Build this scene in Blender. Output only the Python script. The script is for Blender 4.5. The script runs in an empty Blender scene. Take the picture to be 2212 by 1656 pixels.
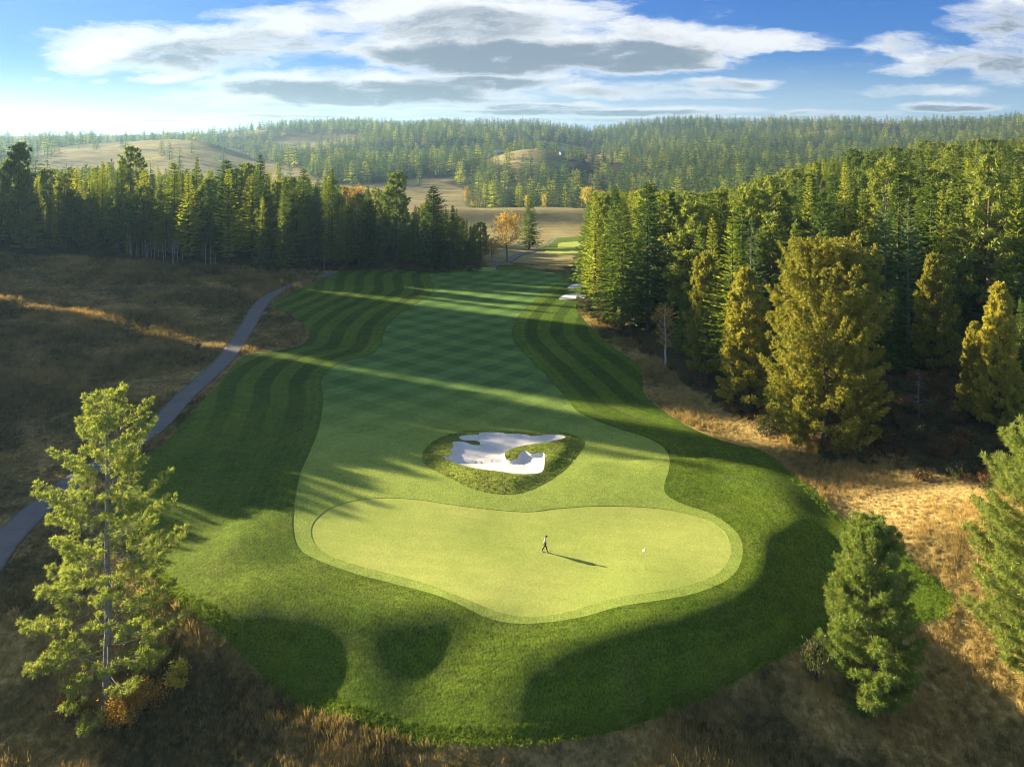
import bpy, math, random
import numpy as np
from mathutils import Vector, geometry

# ------------------------------------------------------------------ basics
F, CX, HY, CAMZ = 1660.0, 1106.0, 290.0, 45.0      # photograph measured on a 2212 x 1656 sheet
SUN_EL = math.radians(14.3)
SDX, SDY = -0.90, 0.436                            # horizontal direction towards the sun
random.seed(4)
RNG = np.random.default_rng(7)
scene = bpy.context.scene
COL = scene.collection

def smooth(a):
    a = np.clip(a, 0, 1)
    return a * a * (3 - 2 * a)

def flat(px, py, z=0.0):
    """point at height z seen at sheet position (px, py)"""
    Y = (CAMZ - z) * F / (py - HY)
    return np.array([(px - CX) * Y / F, Y])

def catmull(P, closed=True, step=1.0):
    P = np.asarray(P, float)
    n = len(P)
    out = []
    for i in range(n if closed else n - 1):
        if closed:
            a, b, c, d = P[(i - 1) % n], P[i], P[(i + 1) % n], P[(i + 2) % n]
        else:
            a, b, c, d = P[max(i - 1, 0)], P[i], P[i + 1], P[min(i + 2, n - 1)]
        L = np.linalg.norm(c - b)
        m = max(2, int(math.ceil(L / step)))
        for k in range(m):
            t = k / m
            out.append(0.5 * ((2 * b) + (-a + c) * t + (2 * a - 5 * b + 4 * c - d) * t * t + (-a + 3 * b - 3 * c + d) * t ** 3))
    if not closed:
        out.append(P[-1])
    return np.array(out)

def seg_dist(x, y, P, closed=True):
    x = np.asarray(x, float).ravel(); y = np.asarray(y, float).ravel()
    best = np.full(x.shape, 1e18)
    n = len(P)
    for i in range(n if closed else n - 1):
        ax, ay = P[i]; bx, by = P[(i + 1) % n]
        dx, dy = bx - ax, by - ay
        q = dx * dx + dy * dy + 1e-12
        t = np.clip(((x - ax) * dx + (y - ay) * dy) / q, 0, 1)
        best = np.minimum(best, (x - ax - t * dx) ** 2 + (y - ay - t * dy) ** 2)
    return np.sqrt(best)

def inside(x, y, P):
    x = np.asarray(x, float).ravel(); y = np.asarray(y, float).ravel()
    c = np.zeros(x.shape, bool)
    n = len(P)
    for i in range(n):
        ax, ay = P[i]; bx, by = P[(i + 1) % n]
        if ay == by:
            continue
        m = ((ay > y) != (by > y)) & (x < (bx - ax) * (y - ay) / (by - ay) + ax)
        c ^= m
    return c

def sdist(x, y, P):
    """positive outside, negative inside"""
    d = seg_dist(x, y, P)
    return np.where(inside(x, y, P), -d, d)

def thin(P, k):
    return P[::k]

# value noise for terrain undulation
_N = RNG.random((256, 256))
def vnoise(x, y, s):
    x = np.asarray(x, float) / s + 1000.3; y = np.asarray(y, float) / s + 1000.7
    xi = np.floor(x).astype(int); yi = np.floor(y).astype(int)
    fx = x - xi; fy = y - yi
    fx = fx * fx * (3 - 2 * fx); fy = fy * fy * (3 - 2 * fy)
    g = lambda a, b: _N[a % 256, b % 256]
    return ((g(xi, yi) * (1 - fx) + g(xi + 1, yi) * fx) * (1 - fy) + (g(xi, yi + 1) * (1 - fx) + g(xi + 1, yi + 1) * fx) * fy) - 0.5

# ------------------------------------------------------------------ outlines measured on the photograph
def px_poly(pts, z=0.0):
    return np.array([flat(a, b, z) for a, b in pts])

GREEN_PX = [(672,1150),(680,1128),(710,1104),(760,1086),(830,1078),(900,1082),(970,1092),(1050,1100),(1140,1105),(1200,1100),(1280,1096),(1380,1097),(1460,1105),(1530,1124),(1565,1148),(1578,1180),(1572,1210),(1545,1240),(1490,1263),(1420,1280),(1350,1289),(1290,1303),(1230,1321),(1160,1329),(1090,1325),(1020,1305),(970,1282),(900,1255),(830,1236),(760,1219),(710,1200),(680,1176)]
FAIR_PX = [(930,590),(938,625),(905,650),(860,680),(832,712),(824,742),(800,765),(760,776),(720,790),(695,820),(698,860),(690,920),(668,980),(648,1040),(634,1105),(632,1150),(645,1188),(690,1215),(760,1240),(850,1262),(920,1283),(985,1311),(1060,1335),(1150,1343),(1260,1335),(1340,1315),(1440,1298),(1520,1276),(1582,1242),(1604,1195),(1592,1150),(1540,1112),(1475,1092),(1440,1075),(1435,1055),(1446,1020),(1440,980),(1400,950),(1330,925),(1252,890),(1225,860),(1180,810),(1130,760),(1106,722),(1120,680),(1160,645),(1195,622),(1215,600),(1180,590),(1080,590),(1000,590)]
ISLE_PX = [(912,980),(925,960),(960,938),(1010,926),(1080,925),(1150,930),(1220,930),(1255,943),(1262,958),(1245,985),(1225,1010),(1190,1035),(1150,1055),(1110,1064),(1060,1062),(1010,1050),(960,1025),(920,1002)]
SAND_Z = [(700,330),(728,334),(742,320),(735,302),(750,288),(744,268),(768,262),(800,266),(835,279),(868,281),(864,267),(832,261),(792,259),(774,242),(800,232),(862,228),(868,212),(930,207),(990,222),(1060,221),(1100,236),(1140,230),(1180,221),(1222,224),(1255,240),(1226,256),(1150,272),(1080,285),(1020,300),(982,322),(990,346),(1030,347),(1050,322),(1066,311),(1100,323),(1156,322),(1160,360),(1150,400),(1100,415),(1030,415),(950,403),(850,390),(780,370),(722,346)]
SAND_PX = [(619.4 + .48 * a, 840.6 + .48 * b) for a, b in SAND_Z]
CREST_PX = [(-500,1330),(0,1305),(330,1262),(430,1300),(600,1318),(850,1325),(985,1345),(1130,1372),(1300,1352),(1450,1315),(1585,1270),(1636,1210),(1628,1160),(1660,1125),(1740,1112),(1850,1130),(1950,1165),(2100,1185),(2400,1190)]

GREEN = catmull(px_poly(GREEN_PX), step=0.7)
FAIR = catmull(px_poly(FAIR_PX), step=1.0)
ISLE = catmull(px_poly(ISLE_PX, 0.5), step=0.6)
SAND = catmull(px_poly(SAND_PX, -0.1), step=0.35)
CREST = np.vstack([px_poly(CREST_PX), [[260, 60], [600, 500], [-600, 500], [-300, 40]]])
PATH_PX = [(-160,1390),(-60,1262),(15,1165),(110,1078),(205,1010),(290,958),(345,915),(393,862),(440,820),(485,778),(515,737),(538,700),(555,670),(576,645),(612,625),(660,607),(700,595),(722,588)]

# far terrain: sheet height of the ground (row = distance, column = sheet x)
FC = np.array([-600, 0, 200, 400, 600, 800, 1000, 1150, 1300, 1500, 1700, 1900, 2100, 2300, 2900], float)
FR = {
 300: [ 14,   9,   9,   7,   3,   0,  -2,  -4,  -2,   1,   4,   6,  10,  14,  22],
 345: [ 14,   8,   8,   6,   2,  -2,  -5,  -5,  -4,   0,   4,   7,  12,  16,  26],
 420: [ 14,   6,   4,   2,  -3,  -8, -11, -12, -10,  -3,   3,   7,  14,  19,  28],
 480: [ 10,   2,   0,  -3,  -8, -12, -14, -14, -13,  -7,   0,   6,  14,  19,  28],
 500: [  8,   0,  -2,  -4,  -8, -12, -13, -13, -12,  -8,  -2,   4,  13,  18,  28],
 520: [  6,  -2,  -4,  -6,  -9,  -8,  -4,  -4,  -5,  -8,  -3,   3,  12,  18,  27],
 570: [  0,  -6,  -8,  -9, -10,  -9,  -8,  -8, -10, -12,  -6,   0,  10,  16,  26],
 650: [ -8, -12, -14, -15, -16, -16, -19, -20, -19, -17, -10,  -4,   6,  13,  22],
}
FY = {
 900:  [392, 385, 380, 372, 385, 402, 410, 400, 405, 400, 395, 385, 370, 360, 350],
 1150: [350, 348, 338, 332, 360, 372, 358, 318, 350, 360, 360, 350, 335, 325, 320],
 1300: [333, 336, 322, 310, 350, 355, 345, 332, 345, 350, 350, 340, 325, 315, 310],
 1600: [312, 314, 303, 292, 325, 325, 318, 316, 325, 325, 325, 316, 298, 284, 278],
 2100: [308, 304, 300, 299, 300, 300, 292, 288, 300, 298, 300, 296, 284, 268, 262],
 2700: [305, 303, 299, 294, 291, 281, 270, 259, 277, 280, 284, 282, 270, 255, 250],
 3600: [304, 302, 300, 298, 296, 292, 288, 285, 290, 290, 290, 290, 286, 278, 276],
 6000: [303, 302, 301, 300, 298, 296, 295, 294, 294, 293, 293, 291, 290, 288, 288],
 9000: [300, 298, 294, 290, 288, 287, 286, 286, 286, 285, 284, 283, 284, 285, 286],
 13000:[298, 298, 298, 298, 298, 298, 298, 298, 298, 298, 298, 298, 298, 298, 298],
}
ROWS = sorted(list(FR) + list(FY))
TAB = []
for r in ROWS:
    if r in FR:
        TAB.append(FR[r])
    else:
        TAB.append([CAMZ - (y - HY) * r / F for y in FY[r]])
TAB = np.array(TAB, float)
LR = np.log(np.array(ROWS, float))

def far_h(x, y):
    y = np.maximum(y, 250.0)
    px = CX + F * x / y
    px = np.clip(px, FC[0], FC[-1] - 1e-3)
    ly = np.clip(np.log(y), LR[0], LR[-1] - 1e-6)
    ci = np.clip(np.searchsorted(FC, px, side='right') - 1, 0, len(FC) - 2)
    ri = np.clip(np.searchsorted(LR, ly, side='right') - 1, 0, len(LR) - 2)
    fc = (px - FC[ci]) / (FC[ci + 1] - FC[ci]); fr = (ly - LR[ri]) / (LR[ri + 1] - LR[ri])
    fc = fc * fc * (3 - 2 * fc)
    def crm(a, b, c, d, t):
        return 0.5 * (2 * b + (c - a) * t + (2 * a - 5 * b + 4 * c - d) * t * t + (-a + 3 * b - 3 * c + d) * t ** 3)
    def col(k):
        k = np.clip(k, 0, len(FC) - 1)
        n = len(LR) - 1
        g = lambda r: TAB[np.clip(r, 0, n), k]
        v = crm(g(ri - 1), g(ri), g(ri + 1), g(ri + 2), fr)
        lo = np.minimum(g(ri), g(ri + 1)); hi = np.maximum(g(ri), g(ri + 1))
        sp = np.abs(hi - lo) * 0.25
        return np.clip(v, lo - sp, hi + sp)
    z = col(ci) * (1 - fc) + col(ci + 1) * fc
    amp = np.clip((y - 300) / 900, 0, 1)
    z = z + amp * (vnoise(x, y, 160) * 16 + vnoise(x, y, 60) * 5 + np.clip((y - 1250) / 500, 0, 1) * vnoise(x + 90, y, 420) * 66) * np.clip((4200 - y) / 1500, 0.2, 1)
    z = z + (1 - amp) * vnoise(x, y, 45) * 1.5
    return z

PATHW = None
def near_h(x, y):
    z = np.zeros_like(x)
    # ground falls away in front of and to the right of the green
    m = (y < 130) & (x < 200) & (x > -200)
    if m.any():
        d = sum(sdist(x[m] + ox, y[m] + oy, CREST) for ox, oy in ((0, 0), (3.5, 0), (-3.5, 0), (0, 3), (0, -3))) / 5
        dd = np.clip(d, 0, None)
        dr = -3.9 * smooth(dd / 9.5) - 0.30 * np.clip(dd - 8, 0, 22)
        z[m] += dr
    # right-hand bank rising into the wood
    xe = np.interp(y, [60, 76, 90, 108, 130, 170, 250], [50, 46, 42, 37, 32, 25, 22])
    e = np.clip(x - xe, 0, None)
    z += 0.20 * np.minimum(e, 13) + 0.05 * np.clip(e - 15, 0, 120)
    z += 6.0 * np.exp(-(((x - 60) / 9.0) ** 2 + ((y - 75) / 13) ** 2))
    # left-hand heath rising from the path
    xl = np.interp(y, [60, 85, 110, 140, 180, 220, 256], [-62, -55, -53, -55, -61, -63, -58])
    l = np.clip(xl - 3 - x, 0, None)
    lh = 0.055 * l * smooth(l / 12) 
    lh = lh + smooth(l / 18) * (vnoise(x, y, 26) * 3.2 + vnoise(x, y, 11) * 0.9)
    z += lh
    # soft rolls in the mown ground
    roll = vnoise(x, y, 17) * 0.55 + vnoise(x + 40, y, 34) * 0.9
    g = smooth((seg_cache(x, y) - 1) / 10)
    z += roll * g + (vnoise(x + 3, y + 9, 12) * 1.2 + vnoise(x + 60, y, 5.5) * .50) * smooth((seg_cache(x, y) - 4) / 7) * (y < 105)
    z += (1 - g) * (vnoise(x + 7, y + 3, 11) * .50 - .35 * np.exp(-(((x - 8) / 5.5) ** 2 + ((y - 79) / 4.0) ** 2)) + .25 * np.exp(-(((x + 3) / 7) ** 2 + ((y - 77) / 4.5) ** 2)))
    # shaped mounds and hollows round the green
    for mx, my, mh, ra, rb in ((-25, 74.5, 1.0, 7, 3.6), (-20.5, 67.5, -1.5, 6.5, 3.6), (-5, 68.5, -.8, 6, 3), (-9, 72.5, .6, 8, 2.2), (15, 69.5, .8, 7, 2.6), (-30, 84, .9, 5, 6), (33, 96, .9, 6, 7), (-27, 98, .8, 6, 8), (40, 90, -.7, 5, 5)):
        z += mh * np.exp(-(((x - mx) / ra) ** 2 + ((y - my) / rb) ** 2))
    # mound of the tee far down the fairway
    z += 1.7 * np.exp(-(((x + 5) / 13.0) ** 4 + ((y - 256) / 9.0) ** 4))
    # bunker isle: raised turf ring with a hollow
    m = (np.abs(x - 1) < 22) & (np.abs(y - 107) < 20)
    if m.any():
        di = sdist(x[m], y[m], ISLE[::2])
        ds = sdist(x[m], y[m], SAND[::2])
        r = 0.50 * smooth(-di / 2.8)
        r = np.where(di > 0, 0, r)
        s = -0.42 * smooth((-ds + 0.10) / 0.6) - 0.30 * smooth((-ds - .6) / 4)
        z[m] += r + s
        # gentle fairway swell behind it
    z += 0.8 * np.exp(-(((x - 2) / 26) ** 2 + ((y - 104) / 14) ** 2)) - 0.8 * np.exp(-(((x - 2) / 30) ** 2 + ((y - 88) / 8) ** 2)) * 0.3
    return z

_GG = np.vstack([GREEN[::3]])
def seg_cache(x, y):
    m = (y < 140) & (np.abs(x) < 90)
    d = np.full(x.shape, 40.0)
    if m.any():
        d[m] = np.clip(sdist(x[m], y[m], _GG), 0, None)
    return d

def shade_knoll(x, y):
    """unseen wooded rise added beyond the left edge to shade the fairway"""
    u = SDX * x + SDY * y; v = SDY * x + 0.90 * y
    a = smooth((v - 100) / 10) * smooth((178 - v) / 14)
    a = a * (1 - np.exp(-np.abs((v - 119.5) / 4.6) ** 2.5))  # gap in the added rise lets a strip of sun through
    return np.interp(v, [100, 118, 140, 170], [36, 38, 52, 56]) * a * smooth((u - 1.69 * v - 2) / 55) * smooth((1.69 * v + 230 - u) / 60)

def H(x, y):
    x = np.atleast_1d(np.asarray(x, float)); y = np.atleast_1d(np.asarray(y, float))
    sh = x.shape
    x = x.ravel(); y = y.ravel()
    w = smooth((y - 262) / 40)
    z = np.zeros_like(x)
    m = w < 1
    if m.any():
        z[m] += (1 - w[m]) * near_h(x[m], y[m])
    m = w > 0
    if m.any():
        z[m] += w[m] * far_h(x[m], y[m])
    m = (x < -60) & (y < 480)
    if m.any():
        z[m] += shade_knoll(x[m], y[m])
    return z.reshape(sh)

def ray(px, py, ymin=48, ymax=3500):
    """first ground point seen at sheet position (px, py)"""
    Y = np.exp(np.linspace(math.log(ymin), math.log(ymax), 900))
    X = (px - CX) * Y / F
    zr = CAMZ - (py - HY) * Y / F
    g = H(X, Y)
    b = np.nonzero(g >= zr)[0]
    if len(b) == 0:
        return None
    i = max(b[0], 1)
    a0, a1 = g[i - 1] - zr[i - 1], g[i] - zr[i]
    t = -a0 / (a1 - a0) if a1 != a0 else 0
    y = Y[i - 1] + (Y[i] - Y[i - 1]) * t
    x = (px - CX) * y / F
    return (x, y, float(H([x], [y])[0]))

def ray_poly(pts):
    return np.array([ray(a, b)[:2] for a, b in pts])

def proj(x, y, z):
    return CX + F * x / y, HY + F * (CAMZ - z) / y

# ------------------------------------------------------------------ object helpers
def tag(o, label=None, cat=None, group=None, kind=None):
    if label: o['label'] = label
    if cat: o['category'] = cat
    if group: o['group'] = group
    if kind: o['kind'] = kind
    return o

def empty(name, loc, rz=0.0, sc=1.0):
    o = bpy.data.objects.new(name, None)
    o.empty_display_size = 0.5
    COL.objects.link(o)
    o.location = loc
    o.rotation_euler = (0, 0, rz)
    o.scale = (sc, sc, sc) if not isinstance(sc, tuple) else sc
    return o

def mesh_np(name, V, faces, mats, mi=None, smooth_sh=False, attrs=None):
    """faces: (n,4) or (n,3) integer array or a list of such arrays"""
    if not isinstance(faces, list):
        faces = [faces]
    faces = [np.asarray(f, np.int32) for f in faces if len(f)]
    me = bpy.data.meshes.new(name)
    me.vertices.add(len(V))
    me.vertices.foreach_set('co', np.asarray(V, np.float32).ravel())
    nl = sum(f.size for f in faces); nf = sum(len(f) for f in faces)
    me.loops.add(nl)
    me.loops.foreach_set('vertex_index', np.concatenate([f.ravel() for f in faces]) if faces else np.zeros(0, np.int32))
    me.polygons.add(nf)
    tot = np.concatenate([np.full(len(f), f.shape[1], np.int32) for f in faces])
    st = np.concatenate([[0], np.cumsum(tot)[:-1]]).astype(np.int32)
    me.polygons.foreach_set('loop_start', st)
    if mi is not None:
        me.polygons.foreach_set('material_index', np.asarray(mi, np.int32))
    me.polygons.foreach_set('use_smooth', np.full(nf, bool(smooth_sh)))
    for m in (mats if isinstance(mats, (list, tuple)) else [mats]):
        me.materials.append(m)
    for k, a in (attrs or {}).items():
        at = me.attributes.new(k, 'FLOAT', 'POINT')
        at.data.foreach_set('value', np.asarray(a, np.float32))
    me.update(calc_edges=True)
    me.validate()
    return me

def link(name, me, parent=None, loc=None):
    o = bpy.data.objects.new(name, me)
    COL.objects.link(o)
    if parent is not None:
        o.parent = parent
    if loc is not None:
        o.location = loc
    return o

class Geo:
    def __init__(s):
        s.V = []; s.Q = []; s.T = []; s.n = 0
    def quads(s, V, Fq):
        s.V.append(V); s.Q.append(np.asarray(Fq) + s.n); s.n += len(V)
    def tris(s, V, Ft):
        s.V.append(V); s.T.append(np.asarray(Ft) + s.n); s.n += len(V)
    def mesh(s, name, mat, sm=False):
        V = np.vstack(s.V)
        fs = []
        if s.Q: fs.append(np.vstack(s.Q))
        if s.T: fs.append(np.vstack(s.T))
        return mesh_np(name, V, fs, mat, smooth_sh=sm)
    def tube(s, pts, rad, k=6, cap=True):
        pts = np.asarray(pts, float); rad = np.asarray(rad, float)
        n = len(pts)
        tan = np.gradient(pts, axis=0)
        tan /= np.linalg.norm(tan, axis=1)[:, None] + 1e-9
        ref = np.array([0, 0, 1.0]) if abs(tan[0][2]) < 0.9 else np.array([1.0, 0, 0])
        a = np.cross(tan, ref); a /= np.linalg.norm(a, axis=1)[:, None] + 1e-9
        b = np.cross(tan, a)
        th = np.arange(k) * 2 * math.pi / k
        ring = pts[:, None, :] + rad[:, None, None] * (np.cos(th)[None, :, None] * a[:, None, :] + np.sin(th)[None, :, None] * b[:, None, :])
        V = ring.reshape(-1, 3)
        i = np.arange(n - 1)[:, None] * k; j = np.arange(k)[None, :]
        q = np.stack([i + j, i + (j + 1) % k, i + k + (j + 1) % k, i + k + j], -1).reshape(-1, 4)
        s.quads(V, q)
        if cap and k >= 4:
            for base, rev in ((0, True), ((n - 1) * k, False)):
                c = len(V)
                idx = [base + (c2) for c2 in range(k)]
                cen = V[idx].mean(0)
                VV = np.vstack([V[idx], cen])
                t = [[(m + 1) % k, m, k] if rev else [m, (m + 1) % k, k] for m in range(k)]
                s.tris(VV, np.array(t))
    def box(s, c, d, rz=0.0):
        c = np.array(c, float); d = np.array(d, float) / 2
        V = np.array([[x, y, z] for z in (-1, 1) for y in (-1, 1) for x in (-1, 1)], float) * d
        ca, sa = math.cos(rz), math.sin(rz)
        V = np.stack([V[:, 0] * ca - V[:, 1] * sa, V[:, 0] * sa + V[:, 1] * ca, V[:, 2]], 1) + c
        s.quads(V, [[0, 2, 3, 1], [4, 5, 7, 6], [0, 1, 5, 4], [2, 6, 7, 3], [0, 4, 6, 2], [1, 3, 7, 5]])
    def blades(s, P, D, W, l, w, mid=0.45):
        """kite shaped leaves: base point P, direction D, side direction W"""
        P = np.asarray(P, float); D = np.asarray(D, float); W = np.asarray(W, float)
        l = np.broadcast_to(np.asarray(l, float), (len(P),))[:, None]; w = np.broadcast_to(np.asarray(w, float), (len(P),))[:, None]
        a = P; b = P + D * l * mid + W * w / 2; c = P + D * l; d = P + D * l * mid - W * w / 2
        V = np.stack([a, b, c, d], 1).reshape(-1, 3)
        s.quads(V, np.arange(len(P) * 4).reshape(-1, 4))

def unit(a):
    return a / (np.linalg.norm(a, axis=-1, keepdims=True) + 1e-9)

def side_of(D, rng):
    r = unit(rng.normal(size=D.shape))
    return unit(np.cross(D, r))
HAZE_D = 0.00011
SUN_E = 5.0
SKY_S = 0.05
SKY_DUST = 0.6
SKY_TINT = (.19, .41, .90)
EXPO = 1.85
KX = 2 ** (1.6 - EXPO)
CLOUD_W, CLOUD_G = 6.6 * KX, 2.1 * KX
# ------------------------------------------------------------------ materials
class NT:
    def __init__(s, nt):
        s.nt = nt; nt.nodes.clear()
    def n(s, t, **kw):
        nd = s.nt.nodes.new(t)
        for k, v in kw.items():
            setattr(nd, k, v)
        return nd
    def l(s, a, b):
        s.nt.links.new(a, b)
    def val(s, x, sock):
        if hasattr(x, 'is_linked') or isinstance(x, bpy.types.NodeSocket):
            s.l(x, sock)
        else:
            sock.default_value = x
    def math(s, op, a, b=0.0, c=None, clamp=False):
        nd = s.n('ShaderNodeMath', operation=op, use_clamp=clamp)
        s.val(a, nd.inputs[0]); s.val(b, nd.inputs[1])
        if c is not None: s.val(c, nd.inputs[2])
        return nd.outputs[0]
    def vm(s, op, a, b=None, out=0):
        nd = s.n('ShaderNodeVectorMath', operation=op)
        s.val(a, nd.inputs[0])
        if b is not None: s.val(b, nd.inputs[1])
        return nd.outputs[out]
    def mix(s, f, a, b, bt='MIX'):
        nd = s.n('ShaderNodeMix', data_type='RGBA', blend_type=bt)
        s.val(f, nd.inputs[0])
        s.val(a if not isinstance(a, tuple) else (*a, 1), nd.inputs[6]); s.val(b if not isinstance(b, tuple) else (*b, 1), nd.inputs[7])
        return nd.outputs[2]
    def noise(s, vec, sc, det=3, rough=.55, dist=0.0, col=False):
        nd = s.n('ShaderNodeTexNoise')
        if vec is not None: s.l(vec, nd.inputs['Vector'])
        nd.inputs['Scale'].default_value = sc; nd.inputs['Detail'].default_value = det
        nd.inputs['Roughness'].default_value = rough; nd.inputs['Distortion'].default_value = dist
        return nd.outputs[1 if col else 0]
    def rng(s, v, a, b, c=0.0, d=1.0, sm=False):
        nd = s.n('ShaderNodeMapRange')
        if sm: nd.interpolation_type = 'SMOOTHSTEP'
        s.val(v, nd.inputs[0])
        for k, q in zip((1, 2, 3, 4), (a, b, c, d)):
            s.val(q, nd.inputs[k])
        return nd.outputs[0]
    def pos(s):
        return s.n('ShaderNodeNewGeometry').outputs['Position']
    def attr(s, name):
        return s.n('ShaderNodeAttribute', attribute_name=name).outputs['Fac']
    def rand(s):
        return s.n('ShaderNodeObjectInfo').outputs['Random']
    def scale(s, v, xyz):
        return s.vm('MULTIPLY', v, xyz)

def material(name):
    m = bpy.data.materials.new(name); m.use_nodes = True
    return m, NT(m.node_tree)

def finish(t, col, rough=.85, bump=None, bstr=.5, bdist=.1, spec=.15, sheen=0.0):
    b = t.n('ShaderNodeBsdfPrincipled'); o = t.n('ShaderNodeOutputMaterial')
    t.val(col if not isinstance(col, tuple) else (*col, 1), b.inputs['Base Color'])
    b.inputs['Roughness'].default_value = rough
    b.inputs['Specular IOR Level'].default_value = spec
    if bump is not None:
        bp = t.n('ShaderNodeBump'); bp.inputs['Strength'].default_value = bstr; bp.inputs['Distance'].default_value = bdist
        t.l(bump, bp.inputs['Height']); t.l(bp.outputs[0], b.inputs['Normal'])
    t.l(b.outputs[0], o.inputs[0])
    return b

def foliage(name, c1, c2, c3=None, trans=.35, tcol=1.6, nz=.35):
    """leaf material: two greens picked per tree and per clump, with light shining through"""
    m, t = material(name)
    r = t.rand(); p = t.pos()
    n1 = t.noise(p, nz, 2)
    n2 = t.noise(p, 2.2, 2)
    f = t.math('ADD', t.math('MULTIPLY', r, .55), t.math('MULTIPLY', n1, .45))
    f = t.rng(f, .25, .75)
    c = t.mix(f, c1, c2)
    if c3 is not None:
        c = t.mix(t.rng(n2, .56, .72), c, c3)
    d = t.n('ShaderNodeBsdfDiffuse'); t.l(c, d.inputs[0]); d.inputs[1].default_value = .5
    tr = t.n('ShaderNodeBsdfTranslucent')
    tc = t.mix(1.0, c, (tcol, tcol, tcol * .55), 'MULTIPLY'); t.l(tc, tr.inputs[0])
    gl = t.n('ShaderNodeBsdfGlossy'); gl.inputs['Roughness'].default_value = .45; gl.inputs[0].default_value = (.9, .9, .8, 1)
    a = t.n('ShaderNodeMixShader'); a.inputs[0].default_value = trans; t.l(d.outputs[0], a.inputs[1]); t.l(tr.outputs[0], a.inputs[2])
    b = t.n('ShaderNodeMixShader'); b.inputs[0].default_value = .025; t.l(a.outputs[0], b.inputs[1]); t.l(gl.outputs[0], b.inputs[2])
    o = t.n('ShaderNodeOutputMaterial'); t.l(b.outputs[0], o.inputs[0])
    return m

def simple(name, col, rough=.8, nz=None, amt=.25, spec=.2, metal=0.0):
    m, t = material(name)
    if nz:
        n = t.noise(t.n('ShaderNodeTexCoord').outputs['Object'], nz, 4)
        c = t.mix(t.rng(n, .3, .7), tuple(v * (1 - amt) for v in col), tuple(min(1, v * (1 + amt)) for v in col))
    else:
        c = col
    b = finish(t, c, rough, spec=spec)
    b.inputs['Metallic'].default_value = metal
    return m

M = {}
M['fir'] = foliage('fir_needles', (.055, .125, .028), (.23, .30, .048), (.28, .32, .06), trans=.46)
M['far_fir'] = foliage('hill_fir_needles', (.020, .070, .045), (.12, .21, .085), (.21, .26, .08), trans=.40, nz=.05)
M['pale_fir'] = foliage('pale_fir_needles', (.12, .19, .08), (.20, .28, .11), (.23, .29, .12), trans=.40)
M['larch'] = foliage('larch_needles', (.24, .32, .04), (.42, .46, .05), (.46, .42, .05), trans=.50)
M['pine'] = foliage('pine_needles', (.12, .19, .045), (.25, .30, .06), (.32, .29, .08), trans=.42)
M['golden_pine'] = foliage('golden_pine_needles', (.23, .24, .038), (.42, .39, .06), (.48, .37, .07), trans=.38)
M['fresh_pine'] = foliage('fresh_pine_needles', (.18, .25, .05), (.31, .36, .085), (.42, .43, .13), trans=.38, nz=.8)
M['gold_leaf'] = foliage('autumn_leaves', (.38, .24, .05), (.52, .38, .08), (.30, .20, .07), trans=.45, nz=.5)
M['yellow_leaf'] = foliage('yellow_leaves', (.45, .40, .06), (.60, .50, .08), (.35, .34, .06), trans=.45, nz=.5)
M['brown_leaf'] = foliage('brown_brush_leaves', (.12, .08, .032), (.24, .13, .045), (.10, .11, .04), trans=.25, nz=.3)
M['green_brush'] = foliage('green_brush_leaves', (.06, .085, .03), (.12, .13, .04), (.16, .13, .05), trans=.25, nz=.3)
M['twig'] = simple('bare_twigs', (.16, .13, .11), .9, 3)
M['bark'] = simple('conifer_bark', (.15, .115, .085), .95, 2.5, .35)
M['grey_bark'] = simple('grey_bark', (.23, .22, .20), .9, 2.5, .3)
M['white_bark'] = simple('white_bark', (.62, .62, .60), .8, 2.0, .25)

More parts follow.
